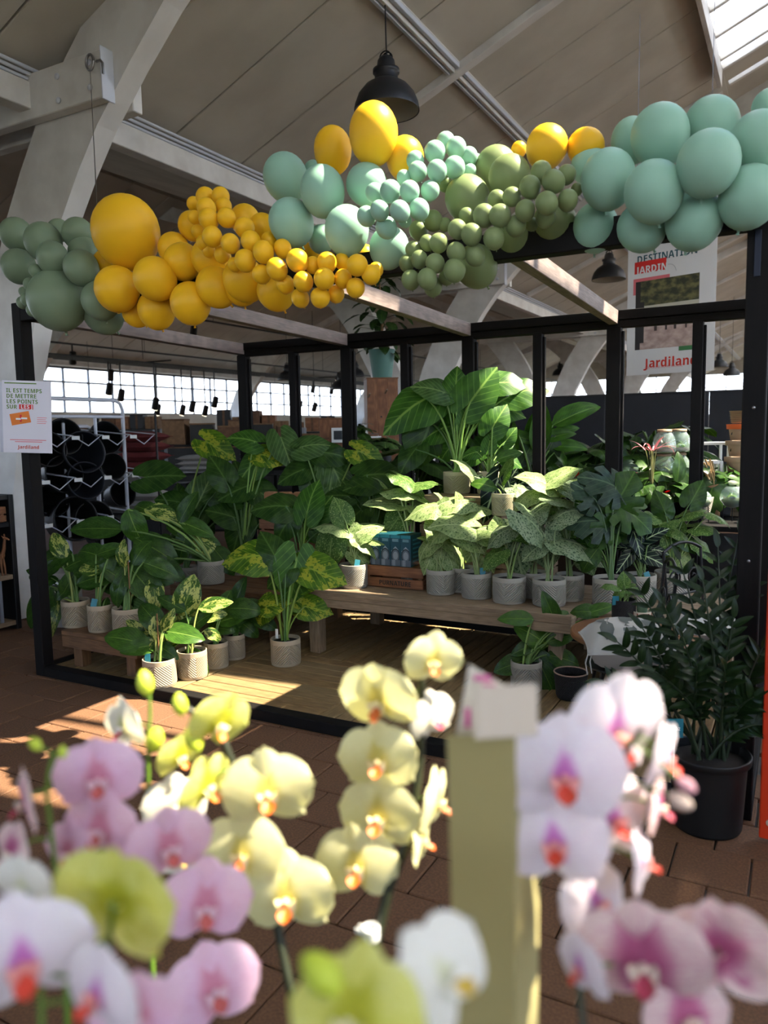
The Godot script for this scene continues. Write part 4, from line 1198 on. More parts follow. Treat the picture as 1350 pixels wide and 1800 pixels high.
	obj("turntable", lathe_mesh([Vector2(.17, .5025), Vector2(.173, .506), Vector2(.173, .512), Vector2(.168, .516), Vector2(0, .516)], 40), ti, tb, Transform3D(Basis(), Vector3(.05, 0, -.03)))
	for k in 3:
		var a := k * TAU / 3 + .4
		tubepart(tb, "leg", [Vector3(cos(a) * .1, .47, sin(a) * .1), Vector3(cos(a) * .22, DECK + .003, sin(a) * .22)], .009, .009, M.black_metal, 8)
	var wp := on_y(1096, 1096, .517)
	plant("potted_peperomia", "small leafy plant in a dark woven pot on the round table", wp + Vector3(.0, 0, 0), .058, .125, M.pot_woven, "mottled_dark", [[1075, 1028, 26, 160, 5], [1112, 1035, 26, 20, 5], [1097, 1020, 26, 90, 0], [1125, 1040, 24, 340, 10], [1085, 1045, 20, 220, 20]])
	boxpart(get_node("potted_peperomia"), "care_tag", Vector3(-.03, .125, .05), Vector3(.032, .045, .0015), M.label_teal, 0, Basis(Vector3.UP, .5))
	var cp := thing("striped_pot", "small cream pot with red stripes holding a cactus on the round table", "pot", on_y(1128, 1099, .517))
	obj("pot", lathe_mesh([Vector2(0, 0), Vector2(.038, 0), Vector2(.043, .005), Vector2(.045, .07), Vector2(.043, .073), Vector2(.04, .07), Vector2(.039, .06), Vector2(0, .06)], 28), mat(Color(.78, .72, .64), .5), cp)
	for k in 10:
		var a := k * TAU / 10
		boxpart(cp, "stripe", Vector3(cos(a) * .0445, .037, sin(a) * .0445), Vector3(.002, .06, .006), mat(Color(.55, .22, .15), .5), 0, Basis(Vector3.UP, -a) * Basis(Vector3.BACK, -.03))
	var cb := mb()
	for k in 10:
		pass
	obj("cactus", lathe_mesh([Vector2(.018, .058), Vector2(.026, .075), Vector2(.026, .095), Vector2(.018, .112), Vector2(0, .118)], 14), mat(Color(.30, .38, .27), .7), cp)
	var cu := mat(Color(.70, .69, .66), .9)
	cu.rim_enabled = true; cu.rim = .3
	M.cushion_white = cu
	cushion("cushion", "cream cushion with grey stripes and tie cords on the chair by the round table", on_y(1104, 1132, .565), .38, .36, .21, cu, .35, "", true)
	bistro_chair("bistro_chair", "black scrolled iron chair under the striped cushion", on_y(1104, 1132, .55) * Vector3(1, 0, 1), -PI / 2 + .3, .468)
	bistro_chair("bistro_chair", "black scrolled iron chair behind the glossy ZZ plant", Vector3(-.36, DECK, -4.02), PI / 2 - .5, .45)
	cushion("cushion", "plain white cushion on the iron chair behind the ZZ plant", Vector3(-.36, .505, -4.02), .36, .36, .1, cu, .1)
	var rb := thing("wire_basket", "round dark basket with a pale rim on the deck before the bench", "basket", on_y(1003, 1226, DECK))
	obj("body", lathe_mesh([Vector2(0, .002), Vector2(.07, .002), Vector2(.078, .02), Vector2(.09, .14), Vector2(.084, .14), Vector2(.072, .02)], 26), M.pot_woven, rb)
	var rim := []
	for i in 25:
		rim.append(Vector3(cos(TAU * i / 24.0) * .088, .143, sin(TAU * i / 24.0) * .088))
	tubepart(rb, "rim", rim, .004, .004, mat(Color(.62, .5, .42), .6), 6)
	var wcn := thing("printed_carton", "pale printed carton standing behind the low stool", "carton", on_z(108, 1060, -3.9) * Vector3(1, 0, 1) + Vector3(0, DECK, 0), .35)
	boxpart(wcn, "body", Vector3(0, .21, 0), Vector3(.24, .42, .2), mat(Color(.52, .50, .47), .7), .004)
	boxpart(wcn, "print", Vector3(0, .33, .1005), Vector3(.16, .08, .001), mat(Color(.16, .15, .14), .6), 0)
	boxpart(wcn, "print", Vector3(.02, .345, .1015), Vector3(.06, .03, .001), M.label_white, 0)
	# ZZ plant in its black tub
	zz_plant()
	# orange display panel at the right edge
	var op := thing("orange_panel", "tall orange metal display panel beside the ZZ plant", "panel", Vector3(-.083, 0, -2.965), -.1)
	var hh := on_z(1340, 996, -2.96).y
	boxpart(op, "panel", Vector3(.2, hh * .5 + .005, 0), Vector3(.4, hh - .01, .025), mat(Color(.80, .20, .04), .45), .004)
	for y in [.075, .40, .72]:
		obj("fastener", lathe_mesh([Vector2(.013, 0), Vector2(.012, .004), Vector2(.005, .005), Vector2(0, .0035)], 14), mat(Color(.75, .68, .62), .4), op, Transform3D(Basis(Vector3.RIGHT, PI / 2), Vector3(.035, y, .0125)))
func cushion(called: String, label: String, c: Vector3, w: float, d: float, h: float, m: Material, turn: float, group := "", cords := false) -> Node3D:
	var t := thing(called, label, "cushion", c, turn, group)
	var key := "cushion %.2f %.2f %.2f" % [w, d, h]
	if not box_cache.has(key):
		var k := mb()
		for sg in [-1.0, 1.0]:
			var rows := []
			for i in 13:
				var line := PackedVector3Array()
				for j in 13:
					var x := i / 6.0 - 1.0
					var z := j / 6.0 - 1.0
					var f := pow(maxf((1.0 - pow(absf(x), 2.6)) * (1.0 - pow(absf(z), 2.6)), 0.0), .5)
					var pinch := 1.0 - .07 * (1.0 - x * x) * absf(z) - .0
					var pin2 := 1.0 - .07 * (1.0 - z * z) * absf(x)
					line.append(Vector3(x * w * .5 * pin2, sg * h * .5 * f * (1.0 + .03 * sin(x * 9.0 + z * 5.0)), z * d * .5 * pinch))
				rows.append(line)
			k.grid(rows, false, -sg)
		box_cache[key] = k.done()
	obj("cover", box_cache[key], m, t)
	var pts := []
	for i in 41:
		var a := i / 40.0 * 4.0
		var s := int(a) % 4
		var f := (a - floorf(a)) * 2.0 - 1.0
		var q: Vector2 = [Vector2(f, -1), Vector2(1, f), Vector2(-f, 1), Vector2(-1, -f)][s]
		pts.append(Vector3(q.x * w * .5 * (1.0 - .07 * (1.0 - q.y * q.y) * absf(q.x)), 0, q.y * d * .5 * (1.0 - .07 * (1.0 - q.x * q.x) * absf(q.y))))
	tubepart(t, "piping", pts, .0035, .0035, m, 5)
	if cords:
		for e in [Vector3(-w * .5, 0, d * .5), Vector3(-w * .5 + .02, 0, d * .5 - .02)]:
			tubepart(t, "tie_cord", [e, e + Vector3(-.01, -.03, .012), e + Vector3(-.002, -.08, .012)], .003, .003, m, 5)
		for k in 3:
			var x := -.1 + .09 * k
			var s := mb()
			var rows := []
			for i in 7:
				var z := -.15 + .05 * i
				var line := PackedVector3Array()
				for b in [-.02, .02]:
					var xx: float = x + b * (.5 + absf(sin(i * 2.1 + k)))
					var fx := pow(maxf((1.0 - pow(absf(xx / (w * .5)), 2.6)) * (1.0 - pow(absf(z / (d * .5)), 2.6)), 0.0), .5)
					line.append(Vector3(xx, h * .5 * fx + .002, z))
				rows.append(line)
			s.grid(rows, false, -1.0)
			obj("stripe", s.done(), mat(Color(.36, .38, .36), .9), t)
	return t
func bistro_chair(called: String, label: String, at: Vector3, turn: float, seat: float) -> void:
	var t := thing(called, label, "chair", Vector3(at.x, DECK, at.z), turn)
	seat -= DECK
	obj("seat", lathe_mesh([Vector2(0, seat), Vector2(.18, seat), Vector2(.185, seat - .006), Vector2(.18, seat - .012), Vector2(0, seat - .012)], 28), M.black_metal, t)
	for s in [-1, 1]:
		tubepart(t, "leg", [Vector3(s * .13, seat - .01, .12), Vector3(s * .17, 0.002, .17)], .008, .008, M.black_metal)
		tubepart(t, "leg", [Vector3(s * .15, seat + .42, -.17), Vector3(s * .14, seat, -.13), Vector3(s * .17, 0.002, -.18)], .008, .008, M.black_metal)
		var sp := []
		for i in 22:
			var a := i / 21.0 * TAU * 1.4
			var r := .05 * (1.0 - i / 26.0)
			sp.append(Vector3(s * (.07 + cos(a) * r), seat + .28 + sin(a) * r, -.155))
		tubepart(t, "scroll", sp, .005, .005, M.black_metal, 5)
	tubepart(t, "top_rail", bez(Vector3(-.15, seat + .42, -.17), Vector3(0, seat + .50, -.18), Vector3(.15, seat + .42, -.17), 8), .008, .008, M.black_metal)
	tubepart(t, "back_rail", [Vector3(-.145, seat + .2, -.15), Vector3(.145, seat + .2, -.15)], .006, .006, M.black_metal)
func zz_plant() -> void:
	var base := Vector3(-.262, 0, -2.99)
	var t := thing("zz_plant", "large glossy dark ZZ plant in a black tub in front of the ZZ plant's post", "plant", base)
	obj("pot", lathe_mesh([Vector2(0, 0), Vector2(.118, 0), Vector2(.122, .01), Vector2(.135, .26), Vector2(.148, .262), Vector2(.15, .285), Vector2(.146, .29), Vector2(.138, .285), Vector2(.134, .24)], 40), mat(Color(.03, .038, .04), .5), t)
	obj("soil", lathe_mesh([Vector2(.135, .255), Vector2(.09, .262), Vector2(.04, .268), Vector2(0, .262)], 20), M.soil, t)
	var d := depth_of(base + Vector3(0, .3, 0))
	# tips: px, py, metres nearer the eye
	var tips := [[1085, 1128, .1], [1062, 1200, .16], [1118, 1025, .0], [1130, 1105, .05], [1165, 1060, .1], [1195, 985, -.05], [1235, 1020, .08], [1262, 962, .0], [1300, 935, -.1], [1328, 1010, .0], [1340, 1140, .05], [1350, 1275, .12], [1150, 1180, .2], [1200, 1120, .18], [1290, 1085, .1], [1225, 1170, .22], [1275, 1180, .2], [1325, 1225, .12]]
	var kd: Dictionary = KIND["zz"]
	var root := base + Vector3(0, .26, 0)
	for q in tips:
		var tip := at_d(q[0], q[1], d - q[2])
		var r0 := root + Vector3(rf(-.06, .06), 0, rf(-.05, .05))
		var ctl := r0.lerp(tip, .45) + Vector3(0, .10, 0)
		var pts := bez(r0, ctl, tip, 12)
		var k := mb()
		var loc := []
		for p in pts: loc.append(p - base)
		k.tube(loc, .0075, .0025, 6)
		var stem := obj("stem", k.done(), kd.stalk, t)
		for i in range(4, 13):
			var dir: Vector3 = (pts[i] - pts[i - 1]).normalized()
			var side := dir.cross(Vector3(rf(-.6, .6), rf(.2, .6), 1).normalized()).normalized()
			for s in [-1.0, 1.0]:
				if i == 12 and s > 0: continue
				var ld: Vector3 = (side * s * (1.0 if i < 12 else .1) + dir * .95).normalized()
				var nn := (cam_basis.z + Vector3.UP * .9)
				nn = (nn - ld * nn.dot(ld)).normalized()
				var l := rf(.075, .1) * (1.0 - .15 * absf(i - 8) / 4.0)
				obj("leaf", kd.meshes[rng.randi() % 3], kd.mat, stem, Transform3D(Basis(ld * l, nn * l, ld.cross(nn) * l), pts[i] - base))
	var ct := thing("plant_tag", "teal plant tag with white lettering in the ZZ plant tub", "tag", at_d(1186, 1280, d - .12), .45)
	boxpart(ct, "card", Vector3.ZERO, Vector3(.06, .07, .0015), M.label_teal, 0)
	boxpart(ct, "stake", Vector3(0, -.1, -.002), Vector3(.006, .17, .002), M.label_white, 0)
	letters(ct, "lettering", "ECLÓZ", .011, M.label_white, Transform3D(Basis(), Vector3(-.003, -.003, .001)), true, true)
# ---------------------------------------------------------------- orchids in the foreground
func petal_mesh(l: float, w: float, pw: float, bl: float, curl: float, cup: float, ruff: float, sd: float) -> ArrayMesh:
	# grows along +y from the centre, faces +z
	var m := mb()
	var rows := []
	var uvs := []
	for i in 11:
		var t := i / 10.0
		var ww := w * .5 * pow(maxf(sin(PI * clampf(pow(t, pw) * .955 + .045, 0, 1)), 0.0), bl)
		var line := PackedVector3Array()
		var uv := PackedVector2Array()
		for k in range(-4, 5):
			var s := k / 4.0
			var x := s * ww
			var y := l * (t - .03 * s * s * t)
			var z := curl * t * t - cup * s * s * ww + ruff * sin(t * 11.0 + k * 1.9 + sd) * absf(s) * t
			line.append(Vector3(x, y, z))
			uv.append(Vector2(.5 + s * .5, t))
		rows.append(line)
		uvs.append(uv)
	m.grid(rows, false, 1.0, 1, 1, uvs)
	return m.done()
func petal_paint(sd: int, edge: Color, mid: Color, heart: Color, vein: Color, vamt: float, reach: float) -> ImageTexture:
	var f := noise(sd, 4.0, 3)
	return paint(96, 96, func(u: float, v: float) -> Color:
		var a := absf(u - .5) * 2.0
		var c := edge.lerp(mid, clampf(.55 - a * .6 + f.get_noise_2d(u * 2.0, v * 2.0) * .6, 0, 1))
		c = c.lerp(heart, 1.0 - smoothstep(reach * .3, reach, v + a * .15))
		var q := absf(sin((u - .5) * 34.0 + f.get_noise_2d(u, v) * 2.0))
		return c.lerp(vein, vamt * pow(1.0 - q, 3.0) * (1.0 - v * .5)))
var OK := {}
var opet := {}
func orchid_setup() -> void:
	opet.petal = [petal_mesh(1.0, 1.42, .84, .5, -.12, .16, .02, 0), petal_mesh(1.0, 1.36, .86, .5, -.02, .22, .03, 2.0)]
	opet.sepal = [petal_mesh(1.0, .80, .9, .6, -.16, .2, .012, 1.0), petal_mesh(.96, .76, .9, .6, -.05, .28, .012, 3.0)]
	opet.lobe = petal_mesh(.30, .28, .8, .7, .12, .9, .01, 1.0)
	opet.mid_lobe = petal_mesh(.36, .30, 1.25, .8, .10, -.5, .02, 1.0)
	var k := mb()
	k.lathe([Vector2(0, -.09), Vector2(.055, -.06), Vector2(.07, 0), Vector2(.06, .07), Vector2(.03, .12), Vector2(0, .13)], 12)
	opet.column = k.done()
	var b := mb()
	b.lathe([Vector2(.05, -1.0), Vector2(.35, -.86), Vector2(.72, -.45), Vector2(.80, .05), Vector2(.62, .55), Vector2(.28, .88), Vector2(0, 1.0)], 16)
	opet.bud = b.done()
	var defs := {
		"yellow": [petal_paint(61, Color(.92, .91, .72), Color(.90, .88, .64), Color(.83, .78, .40), Color(.82, .77, .42), .35, .35), Color(.80, .38, .08), Color(.93, .88, .66), Color(.80, .82, .30)],
		"lime": [petal_paint(62, Color(.90, .90, .56), Color(.85, .84, .34), Color(.74, .74, .18), Color(.66, .70, .14), .4, .5), Color(.80, .45, .10), Color(.93, .9, .7), Color(.74, .80, .22)],
		"cream": [petal_paint(63, Color(.93, .91, .86), Color(.91, .89, .80), Color(.84, .84, .62), Color(.84, .83, .68), .25, .3), Color(.72, .12, .28), Color(.93, .9, .86), Color(.85, .87, .6)],
		"pink": [petal_paint(64, Color(.93, .80, .89), Color(.91, .72, .84), Color(.84, .55, .64), Color(.82, .56, .70), .4, .4), Color(.72, .32, .32), Color(.90, .76, .80), Color(.84, .62, .66)],
		"rose": [petal_paint(65, Color(.92, .85, .82), Color(.88, .73, .75), Color(.72, .36, .52), Color(.72, .36, .54), .7, .6), Color(.66, .14, .30), Color(.92, .84, .76), Color(.85, .75, .68)],
		"white_pink": [petal_paint(66, Color(.94, .91, .93), Color(.92, .87, .91), Color(.80, .46, .76), Color(.87, .70, .85), .35, .26), Color(.80, .20, .12), Color(.93, .62, .58), Color(.88, .66, .74)],
		"white": [petal_paint(67, Color(.92, .91, .88), Color(.90, .89, .85), Color(.86, .86, .72), Color(.86, .85, .8), .2, .25), Color(.82, .70, .25), Color(.93, .92, .88), Color(.80, .83, .55)]}
	for key in defs:
		var m := mat(Color.WHITE, .55)
		m.albedo_texture = defs[key][0]
		lit(m, Color(.85, .85, .8))
		OK[key] = {"petal": m, "lip": lit(mat(defs[key][1], .45), Color(.5, .4, .3)), "lobe": lit(mat(defs[key][2], .5), Color(.6, .6, .6)), "bud": lit(mat(defs[key][3], .5), Color(.45, .45, .4))}
	M.stem = mat(Color(.13, .15, .075), .5)
	M.stem_green = mat(Color(.34, .46, .13), .5)
# one flower: px, py, width px, kind, turn, tilt, roll (deg, from facing the eye), metres nearer
func orchid_flower(t: Node3D, e: Array, depth: float) -> Vector3:
	var d: float = depth - (e[7] if e.size() > 7 else 0.0)
	var c := at_d(e[0], e[1], d)
	var r: float = e[2] * .54 / FPX * d
	var bs: Basis = cam_basis * Basis(Vector3.UP, deg_to_rad(e[4])) * Basis(Vector3.RIGHT, deg_to_rad(e[5])) * Basis(Vector3.BACK, deg_to_rad(e[6]))
	var k: Dictionary = OK[e[3]]
	var f := Node3D.new()
	f.name = "flower"
	t.add_child(f, true)
	f.transform = Transform3D(bs * Basis.from_scale(Vector3.ONE * r), c - t.position)
	for a in [0.0, 128.0, -128.0]:
		obj("sepal", opet.sepal[rng.randi() % 2], k.petal, f, Transform3D(Basis(Vector3.BACK, deg_to_rad(a + rf(-5, 5))), Vector3(0, 0, -.03)))
	for a in [82.0, -82.0]:
		obj("petal", opet.petal[rng.randi() % 2], k.petal, f, Transform3D(Basis(Vector3.BACK, deg_to_rad(a + rf(-5, 5))) * Basis(Vector3.UP, rf(-.1, .1)), Vector3(0, 0, .02)))
	for a in [1.0, -1.0]:
		obj("lip_lobe", opet.lobe, k.lobe, f, Transform3D(Basis(Vector3.BACK, a * 1.25) * Basis(Vector3.UP, a * .9), Vector3(a * .04, -.14, .1)))
	obj("lip", opet.mid_lobe, k.lip, f, Transform3D(Basis(Vector3.BACK, PI) * Basis(Vector3.RIGHT, .75), Vector3(0, -.10, .1)))
	obj("column", opet.column, k.lobe, f, Transform3D(Basis(Vector3.RIGHT, 1.1), Vector3(0, -.02, .1)))
	return c - bs.z * r * .12
func orchid(label: String, foot: Vector3, depth: float, stem_px: Array, flowers: Array, buds: Array, sm: Material, sr := .0035) -> Node3D:
	var t := thing("orchid", label, "orchid", foot)
	obj("pot", lathe_mesh([Vector2(0, 0), Vector2(.048, 0), Vector2(.06, .12), Vector2(.063, .12), Vector2(.063, .13), Vector2(.058, .13), Vector2(.056, .11)], 24), M.pot_lime, t)
	obj("bark", lathe_mesh([Vector2(.057, .11), Vector2(.03, .118), Vector2(0, .114)], 14), M.soil, t)
	for k in 4:
		var a := k * 1.7 + foot.x * 9.0
		var out := Vector3(cos(a), 0, sin(a))
		place_leaf(t, KIND["oblong_lime"], foot + Vector3(0, .11, 0), foot + Vector3(0, .12, 0) + out * .01, (out + Vector3.UP * .25).normalized(), (Vector3.UP - out * .25).normalized(), .16)
	var pts := [foot + Vector3(0, .11, 0)]
	for q in stem_px:
		pts.append(at_d(q[0], q[1], depth - (q[2] if q.size() > 2 else 0.0)))
	# smooth through the points
	var cv := Curve3D.new()
	for i in pts.size():
		var tg: Vector3 = (pts[mini(i + 1, pts.size() - 1)] - pts[maxi(i - 1, 0)]) * .18
		cv.add_point(pts[i] - t.position, -tg, tg)
	var n := pts.size() * 6
	var line := []
	for i in n + 1:
		line.append(cv.sample_baked(cv.get_baked_length() * i / n))
	tubepart(t, "stem", line, sr * 1.25, sr * .6, sm, 7)
	for e in flowers:
		var c := orchid_flower(t, e, depth)
		var near := cv.get_closest_point(c - t.position)
		var cl := c - t.position
		if near.distance_to(cl) > .004:
			tubepart(t, "flower_stalk", bez(near, near.lerp(cl, .5) + Vector3(0, .012, 0), cl, 4), .0016, .0013, M.stem_green, 5)
	for e in buds:
		var c := at_d(e[0], e[1], depth)
		var r: float = e[2] / FPX * depth
		obj("bud", opet.bud, OK[e[3]].bud, t, Transform3D(Basis(Vector3.BACK, deg_to_rad(e[4])) * Basis.from_scale(Vector3(r, r * 1.25, r)), c - t.position))
		var near := cv.get_closest_point(c - t.position)
		var cl := c - t.position
		if near.distance_to(cl) > .004:
			tubepart(t, "bud_stalk", bez(near, near.lerp(cl, .6), cl, 3), .0016, .0012, M.stem_green, 5)
	return t
func orchids() -> void:
	orchid_setup()
	var T := .40
	var tb := thing("orchid_table", "low display table under the orchids", "table", Vector3(-.32, 0, -.55))
	boxpart(tb, "table_top", Vector3(0, T - .02, 0), Vector3(1.5, .03, .72), M.w1, .004)
	for a in [-1, 1]:
		for b in [-1, 1]:
			boxpart(tb, "leg", Vector3(a * .66, (T - .036) * .5 + .001, b * .28), Vector3(.05, T - .037, .05), M.w1, .004)
	var F := func(px: float, d: float) -> Vector3:
		var p := at_d(px, 1500, d)
		return Vector3(p.x, T - .004, p.z)
	orchid("tall pale yellow orchid with a dark stem, left of the card sleeve", F.call(640, .93), .93, [[645, 1760], [652, 1690], [684, 1560], [722, 1460, -.01], [738, 1340, -.02], [742, 1240, -.02], [738, 1150, -.01]], [
		[664, 1232, 146, "yellow", -22, 22, 4], [762, 1163, 104, "yellow", 12, 15, -6], [664, 1335, 140, "yellow", -12, 6, 3], [664, 1436, 142, "yellow", -14, 4, -3], [626, 1522, 146, "yellow", -10, 2, 2], [762, 1262, 96, "cream", 38, 5, 10, -.02], [770, 1410, 120, "yellow", 68, 5, 0, -.03], [742, 1478, 100, "yellow", 74, -5, 0, -.02]], [], M.stem, .0078)
	var cl := thing("stem_clip", "clear plastic clip on the stem of the tall yellow orchid", "clip", at_d(652, 1640, .915))
	obj("jaw", lathe_mesh([Vector2(.0095, -.008), Vector2(.0105, -.006), Vector2(.0105, .006), Vector2(.0095, .008), Vector2(.0075, .008), Vector2(.0075, -.008), Vector2(.0095, -.008)], 14), M.label_white, cl)
	for s in [-1, 1]:
		boxpart(cl, "grip", Vector3(-.013, .0, s * .004), Vector3(.012, .006, .002), M.label_white, .0005)
	orchid("pale yellow orchid spray beside the pink orchid", F.call(520, .90), .90, [[525, 1790], [508, 1730], [486, 1620, -.015], [462, 1490, -.02], [430, 1390, -.02], [392, 1300, -.02], [330, 1245, -.02]], [
		[470, 1392, 158, "yellow", 8, 6, 4], [424, 1500, 150, "yellow", -8, 4, 0], [504, 1578, 164, "yellow", -4, 4, 3], [388, 1272, 120, "lime", 40, 25, -20], [364, 1384, 120, "lime", 62, 15, 20]], [[316, 1238, 17, "lime", 10], [340, 1300, 20, "lime", 30]], M.stem, .0065)
	orchid("greenish white orchid with a budded tip behind the pink orchid", F.call(265, .98), .98, [[268, 1700], [266, 1560], [262, 1440], [260, 1330], [264, 1250], [262, 1215]], [
		[216, 1278, 100, "cream", -35, 10, 10], [308, 1418, 110, "cream", 20, -5, 0], [318, 1330, 90, "lime", 50, 20, 10], [326, 1500, 100, "white", 10, 0, 0]], [[255, 1200, 19, "lime", 12], [272, 1300, 20, "lime", -20]], M.stem_green, .0035)
	orchid("pink orchid spray beside the yellow orchids", F.call(170, .74), .74, [[180, 1800], [176, 1700, -.02], [180, 1560, -.02], [190, 1420, -.02], [170, 1340, -.02], [150, 1320, -.02]], [
		[172, 1368, 150, "pink", 15, 12, 6], [176, 1458, 140, "pink", -10, 4, -4], [298, 1488, 150, "pink", 30, 8, 8], [362, 1592, 160, "pink", 18, 4, -6], [376, 1740, 170, "pink", 30, -8, 10], [120, 1500, 120, "pink", -30, 5, 0]], [], M.stem_green, .004)
	orchid("pale pink orchid turned sideways beside the pink spray", F.call(30, .70), .70, [[120, 1800], [110, 1620, -.01], [92, 1480, -.02], [80, 1380, -.02], [95, 1325, -.02]], [
		[42, 1412, 130, "rose", -58, 8, 5], [20, 1500, 110, "rose", -40, 0, -10]], [[62, 1308, 12, "lime", 60], [110, 1322, 10, "lime", 0]], M.stem_green, .0035)
	orchid("yellow green orchid seen from behind among the pink orchids", F.call(205, .54), .54, [[190, 1850], [185, 1760, -.02], [190, 1660, -.01], [200, 1590, .02]], [
		[206, 1580, 226, "lime", 168, -10, 6]], [[290, 1790, 26, "lime", 20]], M.stem_green, .003)
	orchid("white and lilac orchid below the yellow green one", F.call(60, .5), .5, [[70, 1900], [75, 1820, -.02], [70, 1720, -.02]], [
		[40, 1690, 240, "white_pink", 25, 10, 10], [170, 1750, 180, "white_pink", -30, 0, -10, .02], [40, 1560, 130, "white", -20, 15, 0, -.05], [240, 1790, 160, "pink", 10, 0, 0]], [], M.stem_green, .003)
	orchid("white orchid with magenta hearts and red lips beside the card sleeve", F.call(1010, .64), .64, [[1030, 1850], [1015, 1700, -.03], [1030, 1560, -.03], [1060, 1440, -.03], [1090, 1330, -.03], [1130, 1280, -.03]], [
		[992, 1362, 220, "white_pink", -6, 6, 0], [1080, 1290, 230, "white_pink", 24, 16, -4, -.04], [1170, 1335, 130, "white_pink", 52, 10, 8, -.03], [975, 1480, 190, "white_pink", -14, -4, 6, -.01], [1078, 1440, 180, "white_pink", 30, -6, 0, -.04], [1132, 1515, 120, "white_pink", 62, -10, 0, -.02], [1050, 1590, 150, "white_pink", 30, -16, 12, -.02], [1160, 1420, 110, "rose", 60, 5, 10, -.05]], [[1206, 1380, 15, "pink", 60], [1196, 1408, 18, "rose", 70]], M.stem, .004)
	orchid("rose striped orchid with cream edges below the white one with red lips", F.call(1180, .60), .60, [[1235, 1850], [1225, 1790, -.03], [1215, 1720, -.03], [1240, 1660, -.03], [1265, 1630, -.03]], [
		[1130, 1690, 230, "rose", -20, 12, 10], [1262, 1668, 200, "rose", 160, -6, -8], [1020, 1702, 120, "white_pink", -62, 6, 10], [1210, 1790, 160, "rose", 10, -14, 0]], [], M.stem_green, .0035)
	orchid("white and yellow green orchid at the foot of the card sleeve", F.call(700, .44), .44, [[690, 1950], [700, 1860, -.02], [720, 1790, -.02], [760, 1740, -.02]], [
		[786, 1716, 210, "white", 40, -20, 30], [620, 1800, 260, "lime", -30, -28, 10, .02]], [[566, 1712, 38, "lime", 60]], M.stem_green, .003)
	# card sleeve with its price card
	var sl := thing("card_sleeve", "olive green card sleeve round a potted orchid", "sleeve", F.call(880, .68))
	var sm := lit(mat(Color(.63, .575, .37), .7), Color(.3, .3, .2))
	var sm2 := lit(mat(Color(.66, .62, .42), .7), Color(.4, .4, .3))
	var lo := sl.position.y + .004
	var cs := []
	for q in [[785, 1292, .66], [905, 1292, .64], [950, 1292, .72], [830, 1292, .74]]:
		cs.append(at_d(q[0], q[1], q[2]))
	var ctr: Vector3 = (cs[0] + cs[1] + cs[2] + cs[3]) * .25
	for k in 4:
		var a: Vector3 = cs[k]
		var b: Vector3 = cs[(k + 1) % 4]
		var fo := Vector3(sl.position.x, 0, sl.position.z)
		var a2: Vector3 = Vector3(fo.x, lo, fo.z) + (a - ctr) * Vector3(.75, 0, .75)
		var b2: Vector3 = Vector3(fo.x, lo, fo.z) + (b - ctr) * Vector3(.75, 0, .75)
		var m := mb()
		var nn := (b - a).cross(a2 - a).normalized()
		if nn.dot((a + b) * .5 - ctr) < 0.0: nn = -nn
		var o := sl.position
		for s in [0.0, -.0012]:
			m.quad(a - o + nn * s, b - o + nn * s, b2 - o + nn * s, a2 - o + nn * s, nn if s == 0.0 else -nn)
		obj("side", m.done(), sm if k != 1 else sm2, sl)
	var pt := thing("orchid_wrap", "white paper wrap with pink print standing in the card sleeve", "wrap", at_d(845, 1250, .70))
	var wm := mb()
	var o2 := pt.position
	for s in [0.0, .001]:
		var z: Vector3 = cam_basis.z * s
		wm.tri(at_d(800, 1300, .7) - o2 + z, at_d(825, 1168, .7) - o2 + z, at_d(905, 1215, .7) - o2 + z, cam_basis.z, cam_basis.z, cam_basis.z, Vector2.ZERO, Vector2.RIGHT, Vector2.ONE)
		wm.tri(at_d(800, 1300, .7) - o2 + z, at_d(905, 1215, .7) - o2 + z, at_d(920, 1300, .7) - o2 + z, cam_basis.z, cam_basis.z, cam_basis.z, Vector2.ZERO, Vector2.RIGHT, Vector2.ONE)
	obj("paper", wm.done(), lit(mat(Color(.88, .84, .76), .7), Color(.5, .5, .5)), pt)
	for q in [[848, 1192, 30, 9], [822, 1262, 9, 34], [860, 1205, 22, 7]]:
		var p := at_d(q[0], q[1], .698)
		boxpart(pt, "pink_print", p - o2, Vector3(q[2] / FPX * .7, q[3] / FPX * .7, .0006), mat(Color(.86, .36, .62), .6), 0, cam_basis)
	var pc := thing("price_card", "beige price card on the rim of the card sleeve", "card", at_d(890, 1250, .635))
	boxpart(pc, "card", Vector3.ZERO, Vector3(116.0 / FPX * .635, 92.0 / FPX * .635, .0012), lit(mat(Color(.80, .74, .66), .7), Color(.4, .4, .4)), 0, cam_basis * Basis(Vector3.UP, .2))
